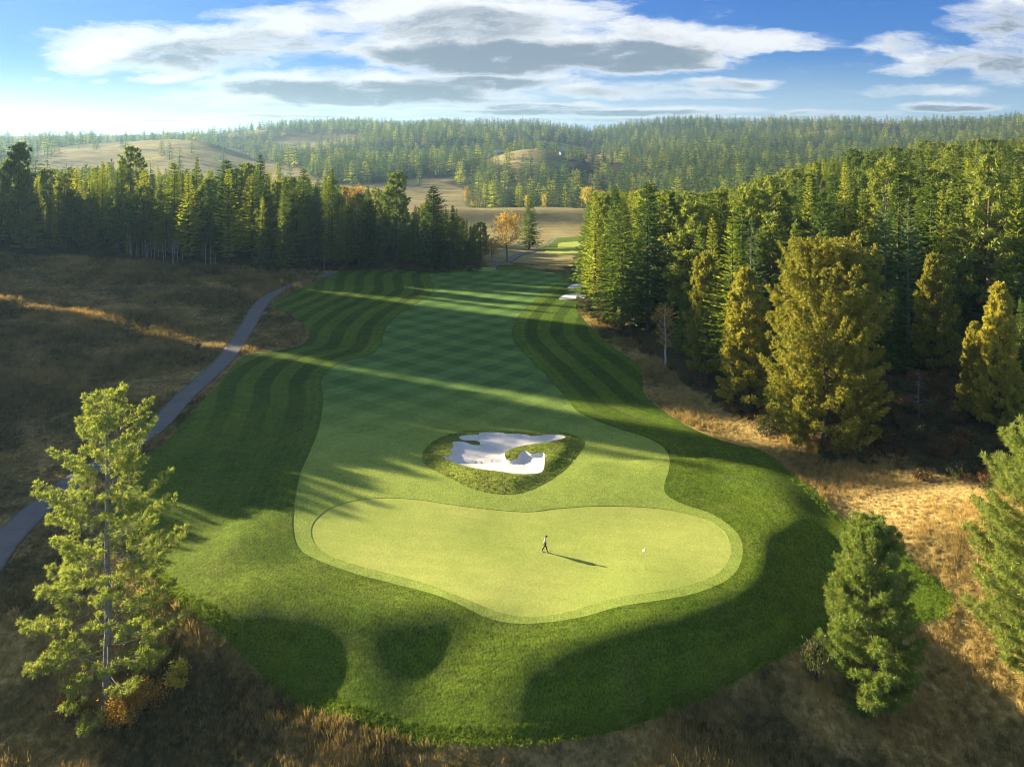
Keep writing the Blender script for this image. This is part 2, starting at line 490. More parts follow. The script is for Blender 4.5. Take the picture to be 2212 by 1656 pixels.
# mown turf -----------------------------------------------------------------
def turf(name, ca, cb, kind):
    m, t = material(name)
    p = t.pos()
    big = t.noise(p, .05, 4, .6); mid = t.noise(p, .6, 4, .7)
    fine = t.noise(t.scale(p, (1.0, .45, 1)), 6.0, 4, .75)
    speck = t.noise(t.scale(p, (1.0, .5, 1)), 16.0, 2, .8)
    c = t.mix(t.rng(big, .35, .65), ca, cb)
    sep = t.n('ShaderNodeSeparateXYZ'); t.l(p, sep.inputs[0])
    X, Y = sep.outputs[0], sep.outputs[1]
    wob = t.math('MULTIPLY', t.math('SUBTRACT', t.noise(p, .12, 2), .5), .8)
    def stripe(ang, w):
        a = t.math('ADD', t.math('MULTIPLY', X, math.cos(ang)), t.math('MULTIPLY', Y, math.sin(ang)))
        s_ = t.math('SINE', t.math('MULTIPLY', t.math('ADD', a, wob), math.pi / w))
        return t.rng(s_, -.3, .3, 0, 1, True)
    if kind == 'fair':
        c = t.mix(t.rng(t.attr('mow_shade'), .12, 1, 0, 1), c, t.mix(1, c, (.42, .60, .74), 'MULTIPLY'))  # far fairway darkened and blued in colour to deepen its shade
        s1, s2 = stripe(math.radians(56), 3.6), stripe(math.radians(-42), 3.6)
        f = t.math('MULTIPLY', t.math('ADD', s1, s2), .5)
        fade = t.rng(t.attr('mow_shade'), 0, 1, .0, 1)
        f = t.math('ADD', t.math('MULTIPLY', t.math('SUBTRACT', f, .5), fade), .5)
        c = t.mix(f, t.mix(1, c, (.68, .73, .68), 'MULTIPLY'), t.mix(1, c, (1.28, 1.24, 1.28), 'MULTIPLY'))
    if kind == 'rough':
        c = t.mix(t.rng(t.attr('mow_shade'), .12, .92, 0, 1), c, t.mix(1, c, (.78, .88, .95), 'MULTIPLY'))  # far rough also darkened in colour as painted shade
        sd = t.attr('sd')
        s_ = t.math('SINE', t.math('MULTIPLY', t.math('ADD', sd, t.math('MULTIPLY', wob, .5)), math.pi / 2.9))
        f = t.rng(s_, -.35, .35, 0, 1, True)
        f = t.math('ADD', t.math('MULTIPLY', t.math('SUBTRACT', f, .5), t.attr('mow_shade')), .5)
        c = t.mix(f, t.mix(1, c, (.66, .72, .58), 'MULTIPLY'), t.mix(1, c, (1.25, 1.25, 1.28), 'MULTIPLY'))
        r2 = t.rng(t.math('SINE', t.math('MULTIPLY', t.math('ADD', sd, t.math('MULTIPLY', wob, .25)), math.pi / .62)), -.5, .5, 0, 1, True)
        c = t.mix(t.math('MULTIPLY', r2, t.rng(sd, 16, 3, 0, .30)), c, t.mix(1, c, (.62, .66, .60), 'MULTIPLY'))
        patch = t.noise(p, .22, 5, .75)
        c = t.mix(t.rng(patch, .52, .72, 0, .5), c, (.15, .16, .05))
    if kind == 'green':
        s1 = stripe(math.radians(80), 1.1)
        c = t.mix(t.math('MULTIPLY', s1, .3), c, t.mix(1, c, (1.10, 1.08, 1.1), 'MULTIPLY'))
    am = {'green': .22, 'fair': .4, 'rough': .75, 'collar': .4}[kind]
    dk = tuple(1 - am * k for k in (.9, .85, .8)); lt = tuple(1 + am * k for k in (.9, .75, .8))
    g = t.mix(t.rng(fine, .32, .68), dk, lt)
    c = t.mix(1.0, c, g, 'MULTIPLY')
    g2 = t.mix(t.rng(mid, .3, .7), tuple(1 - am * .3 for _ in range(3)), tuple(1 + am * .3 for _ in range(3)))
    c = t.mix(1.0, c, g2, 'MULTIPLY')
    b = t.math('ADD', fine, t.math('MULTIPLY', speck, .6))
    if kind == 'rough':
        lump = t.noise(t.scale(p, (.8, 1.5, 1)), 1.6, 3, .6)
        b = t.math('ADD', b, t.math('MULTIPLY', lump, 1.6))
    finish(t, c, .9, b, 1.0, {'green': .012, 'fair': .03, 'rough': .14, 'collar': .03}[kind], spec=.08)
    return m

M['green'] = turf('putting_green_turf', (.33, .42, .085), (.47, .53, .13), 'green')
M['fairway'] = turf('fairway_turf', (.27, .37, .065), (.32, .42, .08), 'fair')
M['rough'] = turf('rough_turf', (.088, .160, .013), (.155, .225, .020), 'rough')
M['isle'] = turf('bunker_turf', (.20, .27, .038), (.29, .33, .06), 'rough')
M['tee'] = turf('tee_turf', (.22, .36, .09), (.28, .42, .10), 'collar')

m, t = material('bunker_sand')
p = t.pos(); a = t.noise(p, .8, 4, .6); b = t.noise(t.scale(p, (1, 3, 1)), 4, 3, .6)
c = t.mix(t.rng(a, .3, .7), (.80, .78, .73), (.90, .88, .82))
finish(t, c, .9, b, .6, .06, spec=.1); M['sand'] = m

m, t = material('asphalt_path')
p = t.pos(); a = t.noise(p, .5, 5, .7); b = t.noise(p, 9, 2)
c = t.mix(t.rng(a, .3, .7), (.155, .150, .145), (.21, .20, .19))
c = t.mix(t.rng(b, .35, .65, 0, .5), c, (.25, .24, .225))
sd = t.attr('across')
edge = t.math('ADD', sd, t.math('MULTIPLY', t.math('SUBTRACT', t.noise(p, 1.3, 4, .7), .5), .5))
c = t.mix(t.rng(edge, .80, 1.0, 0, .8), c, (.13, .13, .06))
c = t.mix(t.rng(t.noise(p, .25, 4, .7), .52, .64, 0, .35), c, (.09, .09, .085))
# expansion joints across the path
j = t.math('ABSOLUTE', t.math('SUBTRACT', t.math('FRACT', t.math('MULTIPLY', t.attr('along'), .25)), .5))
c = t.mix(t.rng(j, .012, .004, 0, .6), c, (.05, .05, .055))
finish(t, c, .85, b, .4, .01, spec=.25); M['path'] = m

# wild grass: one recipe for the ground sheet and the tufts standing on it
def wild(t, p, extra=0.0):
    n1 = t.noise(p, .045, 4, .65, .6); n2 = t.noise(p, .22, 4, .7); n3 = t.noise(p, 1.3, 3, .7)
    gold = t.math('ADD', t.math('MULTIPLY', n1, .6), t.math('MULTIPLY', n2, .4))
    sx = t.n('ShaderNodeSeparateXYZ'); t.l(p, sx.inputs[0])
    gold = t.math('ADD', gold, t.math('MULTIPLY', t.rng(sx.outputs[0], 20, 34, 0, .13, True), t.rng(sx.outputs[1], 60, 70, .2, 1, True)))
    gold = t.rng(gold, .44, .58)
    dry = t.mix(t.rng(n3, .3, .7), (.38, .285, .10), (.60, .475, .20))
    dull = t.mix(t.rng(n3, .3, .7), (.085, .088, .035), (.17, .145, .06))
    return t.mix(gold, dull, dry)

m, t = material('wild_ground')
p = t.pos()
c = wild(t, p)
f1 = t.noise(t.scale(p, (1, .5, 1)), 3.2, 4, .75)
c = t.mix(1.0, c, t.mix(t.rng(f1, .3, .7), (.55, .55, .55), (1.25, 1.2, 1.15)), 'MULTIPLY')
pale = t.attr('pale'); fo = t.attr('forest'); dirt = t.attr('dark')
fine = t.noise(p, .03, 6, .7)
field = t.mix(t.rng(fine, .35, .65), (.25, .215, .09), (.42, .37, .165))
streak = t.noise(t.scale(p, (.3, 1.6, 1)), .06, 5, .7)
field = t.mix(t.rng(streak, .50, .68, 0, .75), field, (.13, .12, .065))
c = t.mix(pale, c, field)
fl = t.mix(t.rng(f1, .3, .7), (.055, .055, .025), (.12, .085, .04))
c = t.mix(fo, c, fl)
c = t.mix(dirt, c, (.045, .05, .025))
bb = t.noise(p, 2.2, 4, .7)
finish(t, c, .95, bb, 1.0, .25, spec=.05); M['ground'] = m

def tuftmat(name, bright):
    m, t = material(name)
    p = t.pos(); c = wild(t, p)
    r = t.rand()
    c = t.mix(t.rng(r, 0, 1, 0, .55), c, (.54, .43, .18) if bright else (.16, .17, .06))
    d = t.n('ShaderNodeBsdfDiffuse'); t.l(c, d.inputs[0])
    tr = t.n('ShaderNodeBsdfTranslucent'); t.l(t.mix(1, c, (1.3, 1.2, .9), 'MULTIPLY'), tr.inputs[0])
    a = t.n('ShaderNodeMixShader'); a.inputs[0].default_value = .35; t.l(d.outputs[0], a.inputs[1]); t.l(tr.outputs[0], a.inputs[2])
    t.l(a.outputs[0], t.n('ShaderNodeOutputMaterial').inputs[0])
    return m
M['straw'] = tuftmat('dry_grass_blades', True)
M['weed'] = tuftmat('green_grass_blades', False)
m, t = material('rough_grass_blades')
p = t.pos(); n = t.noise(p, .9, 3)
c = t.mix(t.rng(n, .35, .65), (.13, .24, .03), (.24, .36, .05))
c = t.mix(t.math('MULTIPLY', t.rand(), .35), c, (.30, .33, .09))
d = t.n('ShaderNodeBsdfDiffuse'); t.l(c, d.inputs[0])
tr = t.n('ShaderNodeBsdfTranslucent'); t.l(t.mix(1, c, (1.4, 1.3, .7), 'MULTIPLY'), tr.inputs[0])
a = t.n('ShaderNodeMixShader'); a.inputs[0].default_value = .35; t.l(d.outputs[0], a.inputs[1]); t.l(tr.outputs[0], a.inputs[2])
t.l(a.outputs[0], t.n('ShaderNodeOutputMaterial').inputs[0])
M['lawn_blade'] = m
# ------------------------------------------------------------------ land
ROUGH_PX = [(722,590),(760,585),(830,584),(985,579),(1030,573),(1110,573),(1160,583),(1240,594),(1262,615),(1258,650),(1245,668),(1292,722),(1340,760),(1385,795),(1392,850),(1450,900),(1540,945),(1645,978),(1740,1050),(1850,1148),(1960,1212),(2030,1262),(2057,1300),(2040,1330),(1970,1345),(1870,1348),(1780,1368),(1700,1410),(1560,1487),(1400,1555),(1250,1592),(1130,1605),(980,1604),(850,1588),(700,1540),(620,1503),(520,1410),(450,1345),(370,1290),(300,1215),(225,1130),(232,1075),(300,1010),(372,940),(415,890),(470,832),(520,775),(548,765),(600,757),(650,745),(668,722),(645,692),(600,668),(588,660),(600,650),(640,628),(690,606)]
ROUGH = catmull(ray_poly(ROUGH_PX), step=1.2)
PATHC = catmull(ray_poly(PATH_PX), closed=False, step=1.6)

def mow_shade_fade(y):  # fades in both mowing stripes and painted shade with distance
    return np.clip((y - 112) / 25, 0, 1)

def fan_points(t0, t1, y0, y1, k=0.009, jit=.3, rng=RNG):
    ly = np.arange(math.log(y0), math.log(y1), k); tt = np.arange(t0, t1, k)
    T, L = np.meshgrid(tt, ly)
    T = T + (np.arange(len(ly))[:, None] % 2) * k * .5 + rng.uniform(-jit, jit, T.shape) * k
    L = L + rng.uniform(-jit, jit, L.shape) * k
    Y = np.exp(L).ravel(); X = T.ravel() * Y
    return X, Y

def draped(name, outer, holes, mat, off, k=0.009, skirt=0.12, attrs=None, kind='structure'):
    lo = outer.min(0); hi = outer.max(0)
    X, Y = fan_points(-2.0, 2.0, max(20, lo[1] - 1), hi[1] + 1, k)
    m = (X > lo[0]) & (X < hi[0])
    X, Y = X[m], Y[m]
    loops = [outer] + holes
    m = inside(X, Y, outer)
    for h in holes:
        m &= ~inside(X, Y, h)
    X, Y = X[m], Y[m]
    d = np.full(X.shape, 1e9)
    for l in loops:
        d = np.minimum(d, seg_dist(X, Y, l))
    m = d > 0.35 * k * Y
    X, Y = X[m], Y[m]
    vs = []; ed = []
    for l in loops:
        b = len(vs)
        vs += [Vector((float(a), float(c))) for a, c in l]
        ed += [(b + i, b + (i + 1) % len(l)) for i in range(len(l))]
    nb = len(vs)
    vs += [Vector((float(a), float(c))) for a, c in zip(X, Y)]
    r = geometry.delaunay_2d_cdt(vs, ed, [], 0, 1e-5, False)
    V = np.array([[v.x, v.y] for v in r[0]]); T = np.array([f for f in r[2] if len(f) == 3], int)
    c = V[T].mean(1)
    m = inside(c[:, 0], c[:, 1], outer)
    for h in holes:
        m &= ~inside(c[:, 0], c[:, 1], h)
    T = T[m]
    a, b_, c_ = V[T[:, 0]], V[T[:, 1]], V[T[:, 2]]
    cr = (b_[:, 0] - a[:, 0]) * (c_[:, 1] - a[:, 1]) - (b_[:, 1] - a[:, 1]) * (c_[:, 0] - a[:, 0])
    T[cr < 0] = T[cr < 0][:, ::-1]
    Z = H(V[:, 0], V[:, 1]) + off
    P = np.column_stack([V, Z])
    # skirt along open edges
    e = np.vstack([T[:, [0, 1]], T[:, [1, 2]], T[:, [2, 0]]])
    key = {}
    for i, j in e.tolist():
        key[(i, j)] = 1
    be = [(i, j) for (i, j) in key if (j, i) not in key]
    bv = sorted({i for q in be for i in q}); mp = {v: len(P) + n for n, v in enumerate(bv)}
    nb_ = len(bv); topv = P[bv]; low = P[bv].copy(); low[:, 2] -= skirt
    P2 = np.vstack([P, low, topv])
    S = np.array([[mp[j] + nb_, mp[i] + nb_, mp[i], mp[j]] for i, j in be], int)
    at = {}
    for kx, fn in (attrs or {}).items():
        at[kx] = fn(P2[:, 0], P2[:, 1])
    me = mesh_np(name, P2, [T, S], mat, smooth_sh=True, attrs=at)
    o = link(name, me)
    if kind: o['kind'] = kind
    return o

fair_thin = FAIR[::3]
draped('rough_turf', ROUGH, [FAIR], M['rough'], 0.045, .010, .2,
       {'sd': lambda x, y: sdist(x, y, fair_thin), 'mow_shade': lambda x, y: .14 + .80 * mow_shade_fade(y)})
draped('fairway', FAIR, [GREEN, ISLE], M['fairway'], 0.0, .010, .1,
       {'mow_shade': lambda x, y: .12 + .88 * mow_shade_fade(y)})
draped('putting_green', GREEN, [], M['green'], -0.035, .008, .05)
draped('bunker_turf_ring', ISLE, [SAND], M['isle'], 0.03, .0035, .1,
       {'sd': lambda x, y: np.zeros_like(x), 'mow_shade': lambda x, y: np.zeros_like(x)})
draped('sand_bunker', SAND, [], M['sand'], -0.05, .0035, .1)
# two small far bunkers, a tee and the next hole's green
for i, pts in enumerate(([(1208,646),(1215,640),(1228,636),(1262,634),(1262,645),(1225,648)], [(1226,622),(1236,616),(1250,614),(1275,616),(1270,622),(1240,624)])):
    draped('sand_bunker', catmull(ray_poly(pts), step=.8), [], M['sand'], 0.13, .006, .05)
draped('tee_turf', catmull(ray_poly([(1020,583),(1032,579),(1060,578),(1072,580),(1066,585),(1045,587)]), step=.8), [], M['tee'], .16, .006, .1)

def strip(name, C, width, mat, off, closed=False):
    """paved strip along centre line C"""
    tan = np.gradient(C, axis=0); tan /= np.linalg.norm(tan, axis=1)[:, None]
    nor = np.stack([-tan[:, 1], tan[:, 0]], 1)
    k = 9
    s = np.linspace(-1, 1, k)
    P = C[:, None, :] + nor[:, None, :] * (s[None, :, None] * width / 2)
    al = np.concatenate([[0], np.cumsum(np.linalg.norm(np.diff(C, axis=0), axis=1))])
    X, Y = P[..., 0].ravel(), P[..., 1].ravel()
    Zc = H(C[:, 0], C[:, 1])
    Zp = H(X, Y).reshape(len(C), k)
    Z = np.maximum(Zp, Zc[:, None]) * .5 + Zp * .5 + off
    V = np.column_stack([X, Y, Z.ravel()])
    n = len(C)
    i = np.arange(n - 1)[:, None] * k; j = np.arange(k - 1)[None, :]
    Q = np.stack([i + j, i + k + j, i + k + j + 1, i + j + 1], -1).reshape(-1, 4)
    nv = len(V)
    edgeL = np.arange(n) * k; edgeR = edgeL + k - 1
    low = np.vstack([V[edgeL], V[edgeR]]); low[:, 2] -= .25
    sl = [[edgeL[a], nv + a, nv + a + 1, edgeL[a + 1]] for a in range(n - 1)]
    sr = [[edgeR[a], edgeR[a + 1], nv + n + a + 1, nv + n + a] for a in range(n - 1)]
    V = np.vstack([V, low])
    across = np.concatenate([np.tile(np.abs(s), n), np.ones(2 * n)])
    along = np.concatenate([np.repeat(al, k), al, al])
    me = mesh_np(name, V, [Q, np.array(sl + sr)], mat, smooth_sh=True, attrs={'across': across, 'along': along})
    o = link(name, me); o['kind'] = 'structure'
    return o
strip('cart_path', PATHC, 3.7, M['path'], .10)
P2PX = [(1062,578),(1075,568),(1110,556),(1150,543),(1180,531),(1198,520),(1204,514)]
strip('far_path', catmull(ray_poly(P2PX), closed=False, step=3), 3.2, M['path'], .15)
NG = catmull(ray_poly([(1158,536),(1175,528),(1188,520),(1200,515),(1240,512),(1290,514),(1310,530),(1290,545),(1240,549),(1200,547)]), step=2)
draped('far_rough_turf', NG, [], M['rough'], .15, .008, .2, {'sd': lambda x, y: np.zeros_like(x), 'mow_shade': lambda x, y: np.zeros_like(x)})
for pts in ([(1178,545),(1190,541),(1262,541),(1266,546),(1210,548)], [(1205,533),(1216,525),(1285,522),(1290,532),(1215,536)]):
    draped('far_green', catmull(ray_poly(pts), step=2), [], M['green'], .22, .008, .1)

# clearings in the far woods (sheet outlines of the ground)
CLEAR = [
 ([(1020,357),(1050,338),(1108,321),(1165,314),(1215,316),(1240,330),(1200,345),(1250,352),(1185,370),(1100,360)], 950, 1290),
 ([(640,470),(690,400),(800,393),(870,386),(1015,378),(1022,386),(970,398),(1015,412),(1040,432),(1062,462)], 560, 1080),
 ([(-800,440),(0,372),(80,352),(150,325),(255,305),(395,293),(480,297),(525,318),(540,345),(640,362),(700,392),(640,430)], 600, 1640),
 ([(560,320),(600,300),(700,290),(790,292),(780,306),(680,325),(620,335)], 1500, 2900),
]
def forest_mask(x, y, z):
    px, py = proj(x, y, z)
    d = np.ones_like(x)
    for poly, y0, y1 in CLEAR:
        P = np.array(poly, float)
        s = sdist(px + vnoise(x, y, 60) * 30, py + vnoise(x, y, 60) * 6, P)
        ins = np.clip(-s / 5 + .5, 0, 1) * ((y > y0) & (y < y1))
        if y1 == 2900: ins = ins * .7
        d = d * (1 - ins)
    d = d * (1 - smooth((-vnoise(x + 31, y + 7, 230) - .23) / .06) * (y > 1250) * .92)
    # open fields beyond the fairway
    fld = smooth((px - 700) / 80) * smooth((1320 - px + (y - 400) * .0) / 60) * smooth((y - 268) / 10) * smooth((652 - y) / 10)
    d = d * (1 - fld)
    return d

tl = np.concatenate([np.linspace(-2.3, -0.9, 60, endpoint=False), np.arange(-0.9, 0.9, .0085), np.linspace(.9, 2.3, 60)])
yl = np.concatenate([np.exp(np.arange(math.log(9), math.log(50), .03)), np.exp(np.arange(math.log(50), math.log(290), .0085)), np.exp(np.arange(math.log(290), math.log(4000), .0085)), np.exp(np.linspace(math.log(4000), math.log(13000), 30))])
Tg, Yg = np.meshgrid(tl, yl)
Xg = Tg * Yg
Zg = H(Xg, Yg)
xf, yf = Xg.ravel(), Yg.ravel()
near = yf < 300
dR = np.full(xf.shape, 50.0)
dR[near] = sdist(xf[near], yf[near], ROUGH[::2])
dP = np.full(xf.shape, 50.0)
dP[near] = seg_dist(xf[near], yf[near], PATHC, closed=False)
zf = Zg.ravel().copy()
zf -= 0.9 * smooth((-dR - .6) / 1.5)
zf -= 0.12 * smooth((2.0 - dP) / .8)
dbk = np.minimum(sdist(xf[near], yf[near], ISLE[::3]), 99)
tmp = zf[near]; tmp -= 2.0 * smooth((1 - dbk) / 2); zf[near] = tmp
fm = np.zeros_like(zf); pale = np.zeros_like(zf)
fr_ = yf > 262
mk = forest_mask(xf[fr_], yf[fr_], Zg.ravel()[fr_])
fm[fr_] = mk; pale[fr_] = 1 - mk
pxg = CX + F * xf / yf
# forest floors of the near woods
LW = ([-400,0,150,280,420,560,700,850,1000,1045], [530,543,548,560,575,587,585,583,581,578])
RW_PX = [(1246,655),(1300,705),(1400,770),(1470,830),(1560,890),(1650,945),(1760,985),(1900,1010),(2050,1040),(2212,1090),(2500,1180)]
RWE = np.array([ray(a, b)[:2] for a, b in RW_PX])
def rw_side(x, y):
    ye = np.interp(x, RWE[:, 0], RWE[:, 1]) if RWE[-1, 0] > RWE[0, 0] else np.interp(x, RWE[::-1, 0], RWE[::-1, 1])
    return np.where(x > RWE[:, 0].min(), y - ye, -99)
LWE = np.array([ray(a, b)[:2] for a, b in zip(*LW)])
def lw_side(x, y):
    return np.where(x < LWE[:, 0].max(), y - np.interp(x, LWE[:, 0], LWE[:, 1]), -99)
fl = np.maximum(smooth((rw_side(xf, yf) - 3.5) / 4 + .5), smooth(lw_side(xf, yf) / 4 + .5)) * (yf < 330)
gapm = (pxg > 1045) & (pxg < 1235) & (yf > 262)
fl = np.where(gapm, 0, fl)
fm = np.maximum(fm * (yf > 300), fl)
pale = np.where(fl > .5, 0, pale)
dark = np.zeros_like(zf)
n_r, n_c = Tg.shape
i = np.arange(n_r - 1)[:, None] * n_c; j = np.arange(n_c - 1)[None, :]
Qg = np.stack([i + j, i + j + 1, i + n_c + j + 1, i + n_c + j], -1).reshape(-1, 4)
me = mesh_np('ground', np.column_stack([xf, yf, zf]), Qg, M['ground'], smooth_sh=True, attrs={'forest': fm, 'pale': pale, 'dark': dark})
link('ground', me)['kind'] = 'structure'
# ------------------------------------------------------------------ tree makers (unit: metres, base at the origin)
def conifer(seed, Ht, R, z0=.06, nwh=34, nb=6, ns=6, p=.85, droop=.25, bl=.20, bw=.34, rag=.25, up=.15, layer=0.0, feather=2):
    rng = np.random.default_rng(seed)
    cr = Geo(); tr = Geo()
    zt = np.linspace(0, Ht, 10)
    wob = np.cumsum(rng.normal(0, .03, (10, 2)), 0)
    tr.tube(np.column_stack([wob * np.minimum(zt, 3)[:, None] / 3, zt]), np.linspace(Ht * .011 + .06, .02, 10), 7)
    t = (np.arange(nwh) + rng.uniform(-.3, .3, nwh)) / nwh
    t = np.clip(t, 0, .995)
    lob = 1 + rag * np.sin(rng.uniform(0, 6.28) + t * 9) * rng.uniform(.2, 1)
    zz = Ht * (z0 + (1 - z0) * t ** .92)
    Lw = R * ((1 - t) ** p) * lob + .12
    Lw *= np.clip((t + .06) / .12, .55, 1)
    T = np.repeat(t, nb); Z = np.repeat(zz, nb) + rng.uniform(-.3, .3, nwh * nb) * Ht / nwh
    L = np.repeat(Lw, nb) * rng.uniform(1 - rag, 1 + rag * .7, nwh * nb)
    az = rng.uniform(0, 6.283, nwh)[:, None] + np.arange(nb)[None, :] * 6.283 / nb + rng.normal(0, .22, (nwh, nb))
    az = az.ravel()
    # weak side of the crown
    wk = rng.uniform(0, 6.28); L *= 1 - .16 * np.cos(az - wk)
    pitch = -droop + (up + droop * 1.3) * T ** 1.3
    d = np.stack([np.cos(az), np.sin(az), np.zeros_like(az)], 1)
    s = np.linspace(.18, .98, ns)
    S = s[None, :] + rng.uniform(-.05, .05, (len(L), ns))
    P = d[:, None, :] * (L[:, None] * S)[..., None]
    P[..., 2] += Z[:, None] + L[:, None] * (pitch[:, None] * S + .18 * S ** 2.4)
    # lateral sprays
    for sd in range(feather):
        for sg in (-1, 1):
            ang = az[:, None] + sg * rng.uniform(.35, 1.05, S.shape)
            dd = np.stack([np.cos(ang), np.sin(ang), (pitch[:, None] * .7 + .1 - .35 * rng.random(S.shape))], -1)
            ln = (bl * L[:, None] * (1.25 - S) + bl * 1.3 + .18 * bl * Ht / 10) * rng.uniform(.6, 1.25, S.shape)
            Pf = P.reshape(-1, 3) + rng.normal(0, .05, (P.size // 3, 3)) * ln.ravel()[:, None]
            D = unit(dd.reshape(-1, 3))
            W = unit(np.cross(D, np.array([0, 0, .8]) + rng.normal(0, .85, D.shape)))
            cr.blades(Pf, D, W, ln.ravel(), ln.ravel() * bw)
    # tips
    D = unit(np.stack([d[:, 0], d[:, 1], pitch + .25], 1))
    cr.blades(P[:, -2], D, side_of(D, rng), L * .28 + bl * 1.1, (L * .28 + bl) * .3)
    # leader
    k = 14
    a = rng.uniform(0, 6.28, k); D = unit(np.stack([np.cos(a) * .45, np.sin(a) * .45, np.ones(k)], 1))
    cr.blades(np.column_stack([np.zeros(k), np.zeros(k), Ht - rng.uniform(0, .8, k)]), D, side_of(D, rng), bl * 2.2, bl * .5)
    return tr, cr

def pine(seed, Ht, R, z0=.1, nb=60, ntw=5, tuft=10, tl=.30, tw=.16, prof=None, pitch0=-.1, pitch1=.9, curl=.3, bare=.35, twig=True, rag=.3, trad=None, wood=.028, kk=3, flat_=1.0):
    """branching pine: needle tufts at the ends of side shoots"""
    rng = np.random.default_rng(seed)
    cr = Geo(); tr = Geo()
    zt = np.linspace(0, Ht, 14)
    wob = np.cumsum(rng.normal(0, .035, (14, 2)), 0); wob[0] = 0
    trad = trad or Ht * .0145
    rr = trad * (1 - zt / Ht) ** .85 + .025
    rr[0] *= 1.25
    tr.tube(np.column_stack([wob, zt]), rr, 9)
    prof = prof or (lambda t: (1 - t) ** .7)
    TP = []; TD = []
    for i in range(nb):
        t = (i + rng.uniform(-.4, .4)) / nb
        t = min(max(t, 0), .985)
        z = Ht * (z0 + (1 - z0) * t)
        az = i * 2.39996 + rng.normal(0, .5)
        L = R * prof(t) * rng.uniform(1 - rag, 1 + rag * .6) + .15
        pit = pitch0 + (pitch1 - pitch0) * t ** 1.2 + rng.normal(0, .08)
        w0 = np.array([np.interp(z, zt, wob[:, 0]), np.interp(z, zt, wob[:, 1]), z])
        s = np.linspace(0, 1, 6)
        bend = rng.normal(0, .12)
        aa = az + bend * s
        path = w0 + np.stack([np.cos(aa) * s * L, np.sin(aa) * s * L, L * (pit * s + curl * s ** 2.2)], 1)
        if twig:
            tr.tube(path, np.linspace(wood * (.4 + L * .28), .008, 6), 4 if wood > .02 else 3, cap=False)
        m = max(3, int(ntw * (L / R) * 1.4) + 1)
        for q in range(m):
            u = bare + (1 - bare) * (q + .5 + rng.uniform(-.3, .3)) / m
            u = min(u, .99)
            b0 = np.array([np.interp(u, s, path[:, c]) for c in range(3)])
            sg = 1 if q % 2 else -1
            a2 = az + sg * rng.uniform(.4, 1.1)
            l2 = (.34 * L * (1.15 - u) + .25) * rng.uniform(.7, 1.2)
            d2 = np.array([math.cos(a2), math.sin(a2), (pit * .6 + rng.uniform(-.05, .45)) * flat_]); d2 /= np.linalg.norm(d2)
            if twig and wood > .02:
                tr.tube(np.array([b0, b0 + d2 * l2 * .5, b0 + d2 * l2 + [0, 0, .08 * l2]]), [.014, .01, .005], 3, cap=False)
            nt = kk if l2 > .5 else max(1, kk - 1)
            for w in range(nt):
                f = .45 + .55 * (w + 1) / nt
                TP.append(b0 + d2 * l2 * f + rng.normal(0, .06, 3)); TD.append(d2 + [0, 0, .35])
        TP.append(path[-1]); TD.append(path[-1] - path[-2] + [0, 0, .1])
        TP.append(path[-2]); TD.append(path[-1] - path[-2] + [0, 0, .3])
    TP.append([wob[-1, 0], wob[-1, 1], Ht]); TD.append([0, 0, 1.0])
    TP = np.array(TP); TD = unit(np.array(TD))
    n = len(TP)
    D = unit(TD[:, None, :] * .75 + unit(rng.normal(size=(n, tuft, 3)))).reshape(-1, 3)
    P = np.repeat(TP, tuft, 0) + rng.normal(0, .04, (n * tuft, 3))
    ln = tl * rng.uniform(.65, 1.25, n * tuft)
    cr.blades(P, D, side_of(D, rng), ln, ln * tw, .55)
    return tr, cr

def broadleaf(seed, Ht, R, trunkh=.3, nl=16, leaf=.16, nleaf=9, shape=.75, dens=1.0, tw=9, lean=0.0, trad=None):
    rng = np.random.default_rng(seed)
    cr = Geo(); tr = Geo()
    zt = np.linspace(0, Ht * .93, 10)
    wob = np.cumsum(rng.normal(0, Ht * .006, (10, 2)), 0); wob[0] = 0; wob[:, 0] += lean * zt
    trad = trad or Ht * .014
    tr.tube(np.column_stack([wob, zt]), trad * (1 - zt / Ht) ** .8 + .015, 8)
    C = []
    for i in range(nl):
        t = (i + rng.uniform(0, 1)) / nl
        z = Ht * (trunkh + (.93 - trunkh) * t)
        az = i * 2.4 + rng.normal(0, .4)
        L = R * (math.sin(math.pi * (0.18 + .74 * t)) ** shape) * rng.uniform(.7, 1.15)
        s = np.linspace(0, 1, 5)
        w0 = np.array([np.interp(z * .85, zt, wob[:, 0]), np.interp(z * .85, zt, wob[:, 1]), z * .85])
        path = w0 + np.stack([np.cos(az) * s * L, np.sin(az) * s * L, L * (.75 * s + .2 * s * s)], 1)
        tr.tube(path, np.linspace(trad * .32 * (1 - t * .5), .012, 5), 4, cap=False)
        for q in range(int(tw * dens)):
            u = rng.uniform(.35, 1)
            b = np.array([np.interp(u, s, path[:, c]) for c in range(3)])
            e = b + rng.normal(0, 1, 3) * np.array([.20, .20, .16]) * R + np.array([0, 0, .08 * R])
            tr.tube(np.array([b, e]), [.012, .004], 3, cap=False)
            C.append(e); C.append((b + e) / 2)
    C = np.array(C)
    P = np.repeat(C, nleaf, 0) + rng.normal(0, R * .075, (len(C) * nleaf, 3))
    D = unit(rng.normal(size=P.shape) + [0, 0, -.2])
    cr.blades(P, D, side_of(D, rng), leaf * rng.uniform(.6, 1.3, len(P)), leaf * .75)
    return tr, cr

